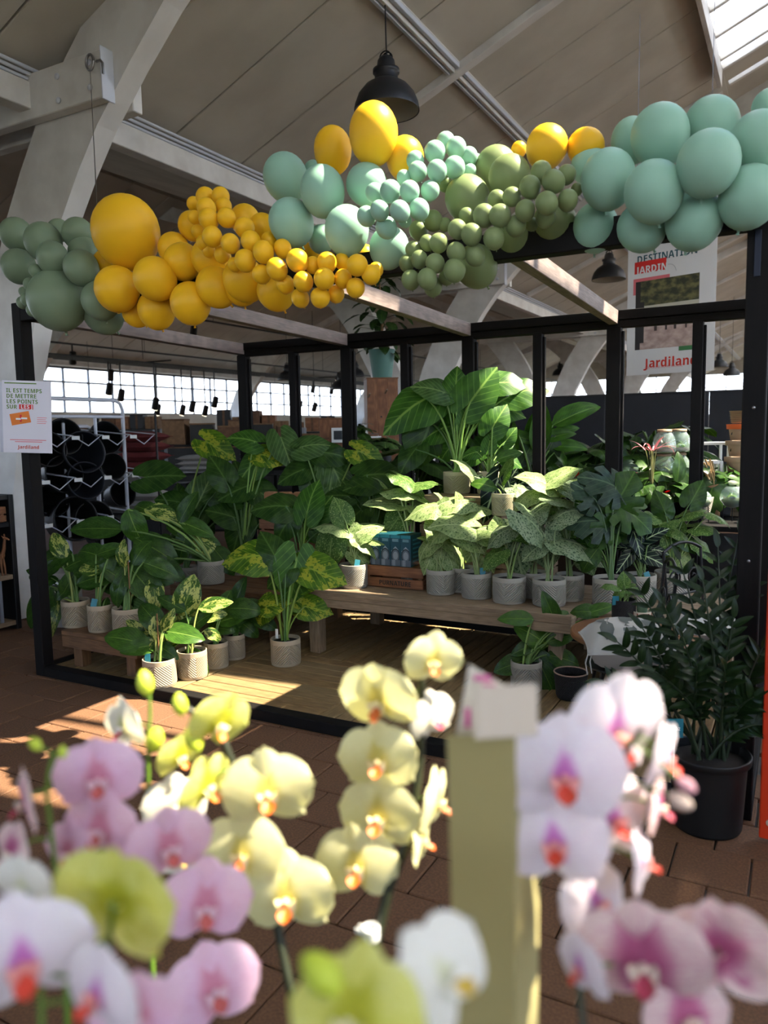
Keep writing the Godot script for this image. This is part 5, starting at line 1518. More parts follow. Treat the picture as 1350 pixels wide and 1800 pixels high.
# ---------------------------------------------------------------- lamps, banner, poster, shop around the shelter
func pendant(label: String, rim: Vector3, r: float, top: float, group := "") -> void:
	var t := thing("pendant_lamp", label, "lamp", rim, 0, group)
	var s := r / .27
	obj("shade", lathe_mesh([Vector2(.268 * s, .004), Vector2(.272 * s, 0), Vector2(.272 * s, .02 * s), Vector2(.265 * s, .055 * s), Vector2(.235 * s, .13 * s), Vector2(.18 * s, .195 * s), Vector2(.115 * s, .235 * s), Vector2(.098 * s, .245 * s), Vector2(.095 * s, .30 * s), Vector2(.11 * s, .302 * s), Vector2(.11 * s, .33 * s), Vector2(.08 * s, .335 * s), Vector2(.07 * s, .40 * s), Vector2(.045 * s, .43 * s), Vector2(0, .435 * s)], 40), M.lamp_grey, t)
	obj("reflector", lathe_mesh([Vector2(.264 * s, .004), Vector2(.255 * s, .055 * s), Vector2(.225 * s, .125 * s), Vector2(.17 * s, .188 * s), Vector2(.09 * s, .23 * s), Vector2(0, .235 * s)], 40), M.lamp_inner, t)
	tubepart(t, "cable", [Vector3(0, .43 * s, 0), Vector3(.005, (top - rim.y) * .5, 0), Vector3(0, top - rim.y, 0)], .006 * s, .006 * s, M.black, 6)
	for k in 2:
		var pts := []
		for i in 9:
			var a := PI * i / 8.0
			pts.append(Vector3(cos(a) * .05 * s, (.42 + sin(a) * .05) * s, (k - .5) * .03))
		tubepart(t, "hanging_loop", pts, .006 * s, .006 * s, M.black_metal, 5)
func ceil_h(x: float) -> float:
	if x > -5.1: return roof_h(minf(x, .4 - x))
	return lerpf(6.1, roof_h(-5.1), (x + 11.0) / 5.9) if x > -11.0 else lerpf(6.1, 3.55, (-11.0 - x) / 6.0)
func spot_head(label: String, p: Vector3, yaw: float, on: bool, s := 1.0, group := "", arm := .2) -> void:
	var t := thing("track_spotlight", label, "spotlight", p, yaw, group)
	var m := mb()
	m.lathe([Vector2(0, .09), Vector2(.04, .088), Vector2(.046, .08), Vector2(.05, -.08), Vector2(.046, -.082), Vector2(.042, -.06)], 16)
	obj("barrel", m.done(), M.black, t, Transform3D(Basis(Vector3.RIGHT, .5) * Basis.from_scale(Vector3.ONE * s), Vector3.ZERO))
	tubepart(t, "arm", [Vector3(0, .03 * s, 0), Vector3(0, arm, 0)], .012 * s, .012 * s, M.black, 6)
	if on:
		var g := mb()
		g.lathe([Vector2(.047, 0), Vector2(.03, -.006), Vector2(0, -.008)], 14)
		obj("lamp_glass", g.done(), M.lamp_glow, t, Transform3D(Basis(Vector3.RIGHT, .5) * Basis.from_scale(Vector3.ONE * s), Basis(Vector3.RIGHT, .5) * Vector3(0, -.084 * s, 0)))
		var l := SpotLight3D.new()
		l.name = "beam"
		t.add_child(l)
		l.position = Basis(Vector3.RIGHT, .5) * Vector3(0, -.11 * s, 0)
		l.rotation.x = -PI / 2 + .5
		l.light_energy = 2.0
		l.light_size = .04
		l.light_color = Color(1, .93, .82)
		l.spot_angle = 35.0
		l.spot_range = 30.0
		l.spot_attenuation = 2.0
		l.shadow_enabled = true
func flat(parent: Node, called: String, x0: float, y0: float, x1: float, y1: float, z: float, m: Material, b := Basis(), th := .0006) -> MeshInstance3D:
	return boxpart(parent, called, Vector3((x0 + x1) * .5, (y0 + y1) * .5, z), Vector3(absf(x1 - x0), absf(y1 - y0), th), m, 0, b)
func lamps_and_prints() -> void:
	M.lamp_grey = mat(Color(.12, .13, .15), .45)
	M.lamp_inner = mat(Color(.66, .64, .58), .6)
	var gl := mat(Color(1, .95, .85), .4)
	gl.emission_enabled = true
	gl.emission = Color(1, .94, .82)
	gl.emission_energy_multiplier = 6.0
	M.lamp_glow = gl
	var bx: float = M.bx
	var r1 := on_x(680, 196, bx)
	pendant("dark grey pendant lamp hanging above the yellow balloon trio", r1, 57.0 / FPX * depth_of(r1), roof_h(bx) - .05)
	var r2 := on_x(1070, 492, bx)
	pendant("dark grey pendant lamp hanging beside the printed banner", r2, 29.0 / FPX * depth_of(r2), roof_h(bx) - .05)
	for q in [[985, 660, 30.0, 14.0], [1264, 646, 26.0, 15.0], [1286, 660, 24.0, 14.0]]:
		var p := at_d(q[0], q[1], q[2])
		pendant("small dark pendant lamp far behind the shelter", p, q[3] / FPX * q[2], ceil_h(p.x), "far pendant lamps")
	for q in [[505, 668, 17.0, 17.0], [625, 662, 17.0, 16.0], [600, 684, 17.0, 18.0]]:
		var p := at_d(q[0], q[1], q[2])
		pendant("black pendant lamp over the shop floor behind the poster posts", p, q[3] / FPX * q[2], ceil_h(p.x) + .06, "black pendant lamps over the shop floor")
	# lamp tracks in the next bay
	var tr := [on_x(80, 600, -14.2), on_x(85, 629, -15.3), on_x(160, 650, -16.2), on_x(340, 560, -12.0)]
	for k in tr.size():
		var t := thing("lamp_track", "thin black lamp track under the ceiling of the next bay", "track", Vector3.ZERO, 0, "lamp tracks in the next bay")
		boxpart(t, "rail", Vector3(tr[k].x, tr[k].y, -20), Vector3(.05, .04, 48), M.black, .004)
		for i in 6:
			var z := 2.0 - 8.0 * i
			var top: float = ceil_h(tr[k].x)
			tubepart(t, "hanger", [Vector3(tr[k].x, tr[k].y, z), Vector3(tr[k].x, top, z)], .006, .006, M.black, 5)
	for q in [[125, 583, 0], [193, 628, 1], [340, 578, 3], [550, 676, 1], [583, 684, 1]]:
		var d := ray(q[0], q[1])
		var pl: Vector3 = tr[q[2]]
		var p := EYE + d * (pl.x / d.x)
		p.y = pl.y - .3
		spot_head("black spotlight hanging from a lamp track", p, 1.0, false, 1.6, "dark spotlights on the lamp tracks", .3)
	for q in [[192, 684], [213, 695], [273, 710], [277, 720], [321, 721], [338, 715], [361, 722], [378, 707], [595, 662], [527, 712], [553, 716]]:
		var d := ray(q[0], q[1])
		var p := EYE + d * ((-12.5 - .25 * (int(q[0]) % 7)) / d.x)
		spot_head("lit spotlight glowing over the far shop floor", p, 1.2, true, 1.5, "lit spotlights over the far shop floor", on_x(300, 690, p.x).y + .62 - p.y)
	var lt := thing("lamp_track", "low black lamp track carrying the lit spotlights", "track", Vector3.ZERO)
	for i in 6:
		tubepart(lt, "hanger", [Vector3(-13.25, 3.2, 1.0 - 7.0 * i), Vector3(-13.25, ceil_h(-13.25), 1.0 - 7.0 * i)], .008, .008, M.black, 5)
		boxpart(lt, "spreader", Vector3(-13.25, on_x(300, 690, -13.25).y + .65, 1.0 - 7.0 * i), Vector3(1.7, .03, .03), M.black, 0)
	for k in 7:
		var x := -12.5 - .25 * k
		boxpart(lt, "rail", Vector3(x, on_x(300, 690, x).y + .62, -20), Vector3(.03, .03, 40), M.black, 0)
	# banner
	var L := Vector3(-.957, 0, -.29).normalized()
	var bl := at_d(1101, 661, 7.5)
	var W := .85
	var Hb := 1.55
	var bb := Basis(-L, Vector3.UP, (-L).cross(Vector3.UP))
	var bn := thing("hanging_banner", "white printed banner with a garden photo hanging behind the shelter", "banner", bl)
	bn.transform.basis = bb
	boxpart(bn, "sheet", Vector3(W * .5, Hb * .5, 0), Vector3(W, Hb, .003), lit(mat(Color(.84, .83, .82), .6), Color(.3, .3, .3)), 0)
	for s in [0.0, 1.0]:
		tubepart(bn, "hanger", [Vector3(.08 + s * (W - .16), Hb, 0), Vector3(.08 + s * (W - .16), 3.3, 0)], .003, .003, M.steel, 5)
	var red := mat(Color(.80, .13, .10), .6)
	var tealp := mat(Color(.10, .30, .33), .6)
	var pinkp := mat(Color(.82, .40, .42), .6)
	letters(bn, "lettering", "COLLECTION JARDIN PRINTEMPS", .028, pinkp, Transform3D(Basis(), Vector3(.09, 1.215, .002)), false)
	letters(bn, "lettering", "DESTINATION", .065, tealp, Transform3D(Basis(), Vector3(.09, 1.085, .002)))
	flat(bn, "red_block", .07, .955, .385, 1.065, .0021, red)
	letters(bn, "lettering", "JARDIN", .065, M.label_white, Transform3D(Basis(), Vector3(.09, .985, .003)))
	tubepart(bn, "arrow", bez(Vector3(.40, 1.0, .003), Vector3(.47, 1.0, .003), Vector3(.48, .93, .003), 6), .002, .002, mat(Color(.6, .6, .6), .6), 4)
	flat(bn, "pink_block", .06, .76, .42, .91, .0022, pinkp)
	flat(bn, "green_block", .52, .20, .74, .5, .0022, mat(Color(.22, .45, .25), .6))
	var nz := noise(91, 2.2, 4)
	var ph := paint(160, 256, func(u: float, v: float) -> Color:
		var q := nz.get_noise_2d(u * 2.5, v * 4.0)
		var c := Color(.17, .18, .10).lerp(Color(.42, .40, .24), clampf(.5 + q * 1.3, 0, 1))
		if v > .42: c = Color(.62, .52, .48).lerp(Color(.75, .66, .62), clampf(.5 + q, 0, 1))
		if v > .36 and v < .45: c = Color(.72, .70, .62)
		if u < .08 or (u < .14 and v > .3 and v < .9): c = Color(.14, .12, .11)
		var x := fposmod(u * 3.2, 1.0)
		if v > .48 and v < .74 and u > .2 and u < .85 and (x < .12 or (v < .54 and x < .8) or (x > .55 and x < .64)): c = Color(.22, .17, .16)
		return c)
	var pm := mat(Color.WHITE, .55)
	pm.albedo_texture = ph
	var pq := mb()
	pq.quad(Vector3(.085, .24, .0027), Vector3(.70, .24, .0027), Vector3(.70, .88, .0027), Vector3(.085, .88, .0027), Vector3.BACK, Vector2(0, 1), Vector2(1, 1), Vector2(1, 0), Vector2(0, 0))
	obj("garden_photo", pq.done(), pm, bn)
	letters(bn, "lettering", "Jardiland", .085, mat(Color(.80, .17, .06), .6), Transform3D(Basis(), Vector3(.19, .105, .002)))
	letters(bn, "lettering", "CULTIVONS VOTRE NATURE", .022, pinkp, Transform3D(Basis(), Vector3(.19, .065, .002)), false)
	var org := mat(Color(.85, .32, .12), .6)
	for q in [[.66, .10, .76, .118], [.66, .182, .76, .2], [.66, .10, .678, .2], [.742, .10, .76, .2]]:
		flat(bn, "square_mark", q[0], q[1], q[2], q[3], .0022, org)
	# poster on the poster post
	var pp := on_z(48, 733, ZF + .035)
	var po := thing("poster", "white poster with green lettering and an orange card on the poster post", "poster", pp)
	po.transform.basis = Basis(Vector3.UP, .62) * Basis(Vector3.BACK, -.045)
	var pd := depth_of(pp)
	var w := 82.0 / FPX * pd
	var h := 126.0 / FPX * pd
	boxpart(po, "board", Vector3.ZERO, Vector3(w, h, .004), mat(Color(.80, .79, .82), .35), .001)
	boxpart(po, "back_sheet", Vector3(-w * .5 - .02, -.005, -.06), Vector3(.1, h * .98, .003), mat(Color(.72, .71, .75), .5), 0, Basis(Vector3.UP, -.9))
	boxpart(po, "bracket", Vector3(0, 0, -.025), Vector3(.03, .03, .05), M.black_metal, .002)
	var gr := mat(Color(.33, .46, .10), .6)
	flat(po, "green_rule", -w * .45, h * .455, w * .2, h * .47, .0024, gr)
	var fs := h * .056
	for k in 4:
		letters(po, "lettering", ["IL EST TEMPS", "DE METTRE", "LES POINTS", "SUR"][k], fs, gr, Transform3D(Basis(), Vector3(-w * .42, h * (.36 - .075 * k), .0026)))
	flat(po, "red_block", -w * .16, h * .105, w * .125, h * .172, .0025, red)
	letters(po, "lettering", "LES J", fs * .95, M.label_white, Transform3D(Basis(), Vector3(-w * .13, h * .138, .003)))
	var oc := mat(Color(.84, .45, .06), .5)
	flat(po, "orange_card", -w * .2, -h * .10, w * .2, h * .06, .0026, oc, Basis(Vector3.BACK, .2)).position.x -= w * .14
	for q in [[-.18, -.03, .05], [-.06, -.02, .06]]:
		flat(po, "card_mark", w * q[0] - w * q[2], h * q[1] - h * .012, w * q[0] + w * q[2], h * q[1] + h * .012, .0034, M.label_white)
	flat(po, "card_mark", -w * .15, -h * .07, -w * .11, h * .03, .0033, red)
	for k in 4:
		flat(po, "small_print", w * .2, h * (-.01 - .026 * k), w * (.40 - .02 * (k % 2)), h * (-.003 - .026 * k), .0024, pinkp)
	for k in 2:
		flat(po, "small_print", -w * (.36 - .1 * k), h * (-.325 - .025 * k), w * (.38 - .08 * k), h * (-.315 - .025 * k), .0024, pinkp)
	letters(po, "lettering", "Jardiland", fs * .85, mat(Color(.72, .24, .08), .6), Transform3D(Basis(), Vector3(w * .02, -h * .42, .0026)), true, true)
	# eye bolt, hook and the garland wire on the near arch
	var eb := thing("eye_bolt", "steel eye bolt and hook on the end of the near tie beam", "bolt", Vector3(-4.30, 4.0, -3.905))
	var ring := []
	for i in 17:
		var a := TAU * i / 16.0
		ring.append(Vector3(cos(a) * .035, sin(a) * .05, .03))
	tubepart(eb, "ring", ring, .009, .009, M.steel, 7)
	tubepart(eb, "hook", [Vector3(.03, .01, 0), Vector3(.1, -.01, .03), Vector3(.12, -.03, .03), Vector3(.12, -.1, .03)], .009, .009, M.steel, 7)
	var w0 := Vector3(-4.30, 3.95, -3.875)
	var w1 := on_z(171, 372, ZF - .06)
	tag(tubepart(null, "garland_wire", [w0, w0.lerp(w1, .5) + Vector3(0, -.01, 0), w1], .003, .003, M.steel, 5), "thin steel wire holding up the left end of the garland", "wire")

func planter(label: String, c: Vector3, r: float, axis: Vector3, m: Material, group := "") -> void:
	var t := thing("planter", label, "planter", c, 0, group)
	var bs := Basis(Quaternion(Vector3.UP, axis.normalized()))
	obj("body", lathe_mesh([Vector2(0, -r * 1.5), Vector2(r * .72, -r * 1.5), Vector2(r * .76, -r * 1.45), Vector2(r * .95, 0), Vector2(r * 1.0, 0), Vector2(r * 1.0, r * .13), Vector2(r * .93, r * .13), Vector2(r * .9, 0), Vector2(r * .7, -r * 1.35), Vector2(0, -r * 1.38)], 30), m, t, Transform3D(bs, Vector3.ZERO))
func left_side() -> void:
	# black shelf unit with the giraffe
	var sh := thing("shelf_unit", "dark shelf unit at the foot of the near arch", "shelf", Vector3(-5.53, 0, -3.28))
	var yt := on_x(32, 868, -5.35).y
	for z in [-.53, .53]:
		boxpart(sh, "side_panel", Vector3(0, yt * .5, z), Vector3(.36, yt, .04), M.black, .003)
	boxpart(sh, "back_panel", Vector3(-.175, yt * .5, 0), Vector3(.01, yt, 1.02), M.black, 0)
	var yb := [on_x(20, 1093, -5.35).y - .015, on_x(20, 1010, -5.35).y - .02, on_x(20, 918, -5.35).y - .015, yt - .02]
	for k in 4:
		boxpart(sh, "shelf", Vector3(0, yb[k], 0), Vector3(.345, .035, 1.015), M.w2 if k in [0, 1] else M.black, .002, Basis(), k + 1.0)
	boxpart(sh, "price_label", Vector3(.175, yb[2] - .02, -.36), Vector3(.003, .045, .06), M.label_white, 0)
	boxpart(sh, "label_stripe", Vector3(.1772, yb[2] - .012, -.36), Vector3(.001, .008, .05), mat(Color(.8, .2, .1), .6), 0)
	boxpart(sh, "strut", Vector3(.16, (yb[0] + yb[1]) * .5, -.40), Vector3(.02, yb[1] - yb[0] - .036, .02), M.grey_steel, .002)
	crate("wooden_box", "small pale wooden box on the upper shelf of the dark unit", Vector3(-5.45, yb[2] + .0185, -3.655), Vector3(.16, .12, .24), M.w3, 2)
	giraffe(Vector3(-5.42, yb[1] + .0185, -3.715))
	giraffe(Vector3(-5.52, yb[1] + .0185, -3.62))
	# white tube rack with black planters lying in wire cradles
	var rk := thing("planter_rack", "white tube rack with wire cradles behind the poster post", "rack", Vector3.ZERO)
	var ax := -6.35
	var z0 := -4.75
	var z1 := -5.9
	for q in [[1.86, -6.35, 0.0], [1.60, -6.95, .14]]:
		var x: float = q[1]
		var a := Vector3(x, 0.0, z0 + q[2])
		var b := Vector3(x, 0.0, z1 - q[2])
		var top: float = q[0]
		tubepart(rk, "hoop", [a, a + Vector3(0, top - .1, 0), a + Vector3(0, top - .03, -.03), a + Vector3(0, top, -.1), b + Vector3(0, top, .1), b + Vector3(0, top - .03, .03), b + Vector3(0, top - .1, 0), b], .019, .019, M.white_steel, 8)
		tubepart(rk, "cross_bar", [a + Vector3(0, top - .17, 0), b + Vector3(0, top - .17, 0)], .017, .017, M.white_steel, 8)
		for f in [.34, .68]:
			tubepart(rk, "upright", [a.lerp(b, f) + Vector3(0, top - .17, 0), a.lerp(b, f)], .016, .016, M.white_steel, 8)
	for y in [1.42, 1.02, .62]:
		for k in 4:
			var z: float = z0 - .05 - .36 * k
			tubepart(rk, "cradle", [Vector3(-7.0, y + .16, z + .1), Vector3(-6.1, y + .08, z + .12), Vector3(-6.08, y - .02, z - .04), Vector3(-6.1, y + .08, z - .22), Vector3(-7.0, y + .16, z - .2)], .006, .006, M.white_steel, 5)
			boxpart(rk, "price_label", Vector3(-6.06, y + .06, z + .12), Vector3(.003, .035, .09), M.label_white, 0)
	var dark := mat(Color(.028, .03, .034), .5)
	var slate := mat(Color(.075, .09, .12), .55)
	var ps := [[112, 768, 33, 0], [147, 795, 38, 1], [185, 770, 30, 0], [112, 834, 34, 0], [150, 845, 34, 1], [198, 820, 24, 0], [215, 868, 24, 0], [132, 912, 40, 0], [165, 915, 36, 0], [92, 880, 30, 0], [190, 935, 30, 0], [85, 790, 32, 0]]
	for q in ps:
		var p := on_x(q[0], q[1], -6.15 - .12 * (int(q[0]) % 3))
		planter(("slate blue" if q[3] else "black") + " planter lying in the white tube rack", p, q[2] / FPX * depth_of(p), Vector3(.9, .18, .25), slate if q[3] else dark, ("slate" if q[3] else "black") + " planters in the tube rack")
	# cushions piled on a dark crate
	var rc := mat(Color(.40, .13, .13), .85)
	var wc := mat(Color(.60, .59, .57), .9)
	var cb := at_d(252, 890, 9.0)
	var bs := thing("dark_plinth", "dark plinth under the piled cushions", "plinth", Vector3(cb.x, 0, cb.z), .3)
	boxpart(bs, "body", Vector3(0, cb.y * .5 - .03, 0), Vector3(.7, cb.y - .07, .6), M.black, .006)
	boxpart(bs, "lid", Vector3(0, cb.y - .055, 0), Vector3(.74, .02, .64), M.dark_wood, .004)
	for k in 8:
		var y := cb.y + .07 + .112 * k
		cushion("cushion", "pale grey cushion in the lower half of the pile" if k < 4 else "dark red cushion in the upper half of the pile", Vector3(cb.x + rf(-.02, .02), y - .045, cb.z), .56, .5, .135, wc if k < 4 else rc, .3 + rf(-.08, .08), "pale cushions of the pile" if k < 4 else "red cushions of the pile")
	# grey metal shelves with boxes
	for s in 2:
		var o: Vector3 = [at_d(365, 900, 10.5), at_d(470, 900, 12.0)][s]
		var t := thing("metal_shelving", ["grey metal shelving beside the red cushions", "grey metal shelving farther back behind the poster posts"][s], "shelving", Vector3(o.x, 0, o.z), .5)
		for a in [-1, 1]:
			for b in [-1, 1]:
				boxpart(t, "upright", Vector3(a * .6, .78, b * .25), Vector3(.04, 1.56, .04), M.grey_steel, .003)
		for k in 4:
			boxpart(t, "shelf", Vector3(0, .2 + .38 * k, 0), Vector3(1.2, .03, .5), M.black_metal, .003)
		for k in 3:
			var bt := t.transform * Vector3(-.38 + .36 * k, 1.356, 0)
			var bx := thing("storage_box", ["tan cardboard box on the grey metal shelving", "black box with pale edges on the grey metal shelving", "brown cardboard box on the grey metal shelving"][k] + ["", " farther back"][s], "box", bt, .5 + .1 * k)
			var hh: float = [.32, .26, .22][k]
			boxpart(bx, "body", Vector3(0, hh * .5, 0), Vector3(.3, hh, .3), [M.card, M.black, M.card2][k], .004)
			boxpart(bx, "lid", Vector3(0, hh + .01, 0), Vector3(.31, .02, .31), [M.card2, M.card, M.card][k], .003)
		for k in 3:
			cushion("cushion", ["flat grey cushion on the middle shelf of the metal shelving", "flat grey cushion on the middle shelf of the shelving farther back"][s], t.transform * Vector3(-.1, 1.03 + .07 * k, .02), .5, .42, .09, wc, .5, ["grey cushions on the metal shelving", "grey cushions on the farther shelving"][s])
		for k in 3:
			var bt := t.transform * Vector3(-.4 + .38 * k, .596, 0)
			var bx := thing("storage_box", "dark box on the low shelf of the metal shelving" + ["", " farther back"][s], "box", bt, .5, "dark boxes on the low shelf" + ["", " farther back"][s])
			boxpart(bx, "body", Vector3(0, .12, 0), Vector3(.32, .24, .36), M.black, .005)
			boxpart(bx, "front_label", Vector3(0, .12, .182), Vector3(.08, .05, .002), M.label_white, 0)
	# dark clothes rail
	var cr := thing("garment_rail", "black metal rail standing behind the red cushions", "rail", at_d(262, 900, 8.6) * Vector3(1, 0, 1), .6)
	tubepart(cr, "frame", [Vector3(-.5, .0, 0), Vector3(-.5, 1.72, 0), Vector3(.12, 1.72, 0), Vector3(.12, 0, 0)], .014, .014, M.black_metal, 8)
	# dark cabinets closing the view along the far shop floor
	for k in 7:
		var p := at_d(140 + 100 * k, 880, 15.5 - .3 * k)
		var c := thing("dark_cabinet", "dark shop cabinet in the gloom beyond the metal shelving", "cabinet", Vector3(p.x, 0, p.z), .55, "dark cabinets beyond the metal shelving")
		var hh := 1.45 + .2 * sin(k * 2.3)
		boxpart(c, "body", Vector3(0, hh * .5, 0), Vector3(1.15, hh, .5), M.black, .006)
		for s in 3:
			boxpart(c, "shelf_edge", Vector3(0, .4 + .42 * s, .255), Vector3(1.1, .03, .02), M.w1, .002)
		for b in 4:
			var bt := thing("storage_box", "cardboard box standing on a dark far cabinet", "box", c.transform * Vector3(-.42 + .28 * b, hh + .002, .05), .55 + rf(-.1, .1), "boxes on the dark far cabinets")
			var bh := rf(.16, .36)
			boxpart(bt, "body", Vector3(0, bh * .5, 0), Vector3(.25, bh, .3), [M.card, M.card2, M.w3, M.black][(b + k) % 4], .004)
			boxpart(bt, "tape", Vector3(0, bh * .5, .1505), Vector3(.04, bh * .96, .002), M.card2, 0)
func giraffe(at: Vector3) -> void:
	var t := thing("giraffe_figure", "carved wooden giraffe figure on the pale shelf", "figure", at, .4, "giraffe figures on the shelf")
	var m: Material = M.w3
	var k := mb()
	for q in [[-.035, .02], [-.035, -.02], [.035, .02], [.035, -.02]]:
		k.tube([Vector3(q[0] * 1.15, 0, q[1]), Vector3(q[0], .07, q[1]), Vector3(q[0] * .8, .14, q[1] * .7)], .007, .012, 7)
	k.tube([Vector3(-.045, .14, 0), Vector3(-.02, .152, 0), Vector3(.02, .155, 0), Vector3(.045, .15, 0)], .022, .024, 9)
	k.tube([Vector3(.035, .155, 0), Vector3(.055, .21, 0), Vector3(.065, .29, 0)], .018, .009, 8)
	k.tube([Vector3(.055, .292, 0), Vector3(.085, .285, 0), Vector3(.1, .275, 0)], .011, .006, 7)
	obj("body", k.done(), m, t)
	for s in [-1, 1]:
		tubepart(t, "ear", [Vector3(.058, .297, s * .006), Vector3(.05, .31, s * .018)], .005, .002, m, 5)
		tubepart(t, "horn", [Vector3(.064, .298, s * .004), Vector3(.062, .322, s * .005)], .003, .003, m, 5)
	tubepart(t, "tail", [Vector3(-.05, .15, 0), Vector3(-.062, .11, 0)], .003, .002, m, 5)

func middle_back() -> void:
	# wooden tower with the teal pot
	var d := 8.75
	var p := at_d(671, 780, d)
	var t := thing("plank_tower", "tall box of brown planks behind the shelter carrying the teal pot", "box", Vector3(p.x, 0, p.z), .62)
	var top := at_d(671, 668, d).y
	for k in 3:
		boxpart(t, "plank", Vector3(-.115 + .115 * k, top * .5, .165), Vector3(.1147, top, .02), M.w3, .003, Basis(), k * 2.1)
		boxpart(t, "plank", Vector3(.165, top * .5, .105 - .115 * k), Vector3(.02, top, .1147), M.w3, .003, Basis(), k * 1.1 + 5.0)
		boxpart(t, "plank", Vector3(-.165, top * .5, .105 - .115 * k), Vector3(.02, top, .1147), M.w3, .003, Basis(), k * 1.6 + 7.0)
	boxpart(t, "lid", Vector3(0, top + .006, 0), Vector3(.36, .012, .36), M.w3, .002)
	for q in [[-.16, top - .2], [.03, top - .16]]:
		tubepart(t, "dowel", [Vector3(q[0], q[1], .17), Vector3(q[0] - .0, q[1] + .03, .34)], .009, .009, M.w2, 6)
	for q in [[-.02, top - .42], [.1, top - .56], [-.12, top - .6]]:
		obj("knot_hole", lathe_mesh([Vector2(.01, 0), Vector2(0, .001)], 8), M.black, t, Transform3D(Basis(Vector3.RIGHT, PI / 2), Vector3(q[0], q[1], .1755)))
	var tp := t.transform * Vector3(.02, top + .0125, 0)
	var pl := thing("weeping_fig", "dark leafy fig in a teal pot on top of the plank tower", "plant", tp)
	obj("pot", lathe_mesh([Vector2(0, 0), Vector2(.105, 0), Vector2(.11, .01), Vector2(.15, .31), Vector2(.145, .32), Vector2(.138, .31), Vector2(.13, .27)], 32), mat(Color(.28, .44, .40), .6), pl)
	obj("soil", lathe_mesh([Vector2(.132, .28), Vector2(.06, .29), Vector2(0, .285)], 18), M.soil, pl)
	tubepart(pl, "trunk", [Vector3(0, .28, 0), Vector3(.01, .6, 0), Vector3(-.01, 1.05, .01)], .018, .012, M.cane, 8)
	for i in 46:
		var a := i * 2.4
		var y := .30 + .85 * (i / 46.0)
		var out := Vector3(cos(a), 0, sin(a))
		var att := tp + Vector3(0, y, 0) + out * rf(.07, .26)
		var dir := (out + Vector3.UP * rf(-1.0, -.1)).normalized()
		var nn := Vector3.UP + out * .6
		nn = (nn - dir * nn.dot(dir)).normalized()
		place_leaf(pl, KIND["fig"], tp + Vector3(0, y - .05, 0), att, dir, nn, rf(.17, .25), .003)
	var sg := thing("paper_sign", "small white paper sign leaning on the plank tower", "sign", at_d(655, 758, d - .19), .62)
	boxpart(sg, "sheet", Vector3.ZERO, Vector3(.19, .15, .003), M.label_white, 0, Basis(Vector3.RIGHT, -.2))
	for k in 3:
		boxpart(sg, "print_line", Vector3(0, .03 - .03 * k, .004 + .006 * k), Vector3(.13, .006, .001), mat(Color(.4, .4, .42), .7), 0, Basis(Vector3.RIGHT, -.2))
	# shop table behind the posts with boxes and small plants
	var tb := thing("shop_table", "dark shop table behind the shelter below the plank tower", "table", at_d(596, 830, 8.0) * Vector3(1, 0, 1), .5)
	boxpart(tb, "table_top", Vector3(0, 1.14, 0), Vector3(1.9, .04, .7), M.dark_wood, .004)
	for a in [-1, 1]:
		for b in [-1, 1]:
			boxpart(tb, "leg", Vector3(a * .88, .56, b * .3), Vector3(.06, 1.12, .06), M.dark_wood, .004)
	var items := [[540, 772, 24, 40, "tan box lying open on the dark shop table", M.card], [592, 768, 28, 60, "orange brown crate standing on the dark shop table", M.w3], [560, 776, 20, 34, "brown carton between the tan box and the crate", M.card2]]
	for q in items:
		var c := at_d(q[0], 800, 7.95)
		c.y = 1.161
		var b := thing("shop_box", q[4], "box", c, .5)
		var w: float = q[2] * 2 / FPX * 7.95
		var hh: float = q[3] / FPX * 7.95 * 1.3
		boxpart(b, "body", Vector3(0, hh * .5, 0), Vector3(w, hh, .2), q[5], .004)
		boxpart(b, "lid", Vector3(0, hh + .006, 0), Vector3(w + .01, .012, .21), q[5], .003)
	var fr := thing("framed_picture", "small white framed picture on the orange brown crate", "picture", at_d(594, 765, 7.78), .5)
	boxpart(fr, "frame", Vector3.ZERO, Vector3(.13, .15, .012), M.label_white, .003)
	boxpart(fr, "picture", Vector3(0, 0, .0065), Vector3(.085, .09, .002), mat(Color(.12, .15, .17), .5), 0)
	for q in [[628, 735, "ear_dark", 8.05], [676, 780, "ear_pale", 7.75], [655, 790, "fig", 7.8]]:
		var c := at_d(q[0], 800, q[3])
		c.y = 1.161
		var b := thing("small_foliage_plant", ["silver leaved plant left of the plank tower", "broad grey leaved plant right of the plank tower", "small dark plant below the paper sign"][[628, 676, 655].find(q[0])], "plant", c)
		pot(b, .07, .11, M.pot_black)
		fan(b, c + Vector3(0, .1, 0), 14, .32 if q[0] == 628 else .16, .16, .15, [q[2]])

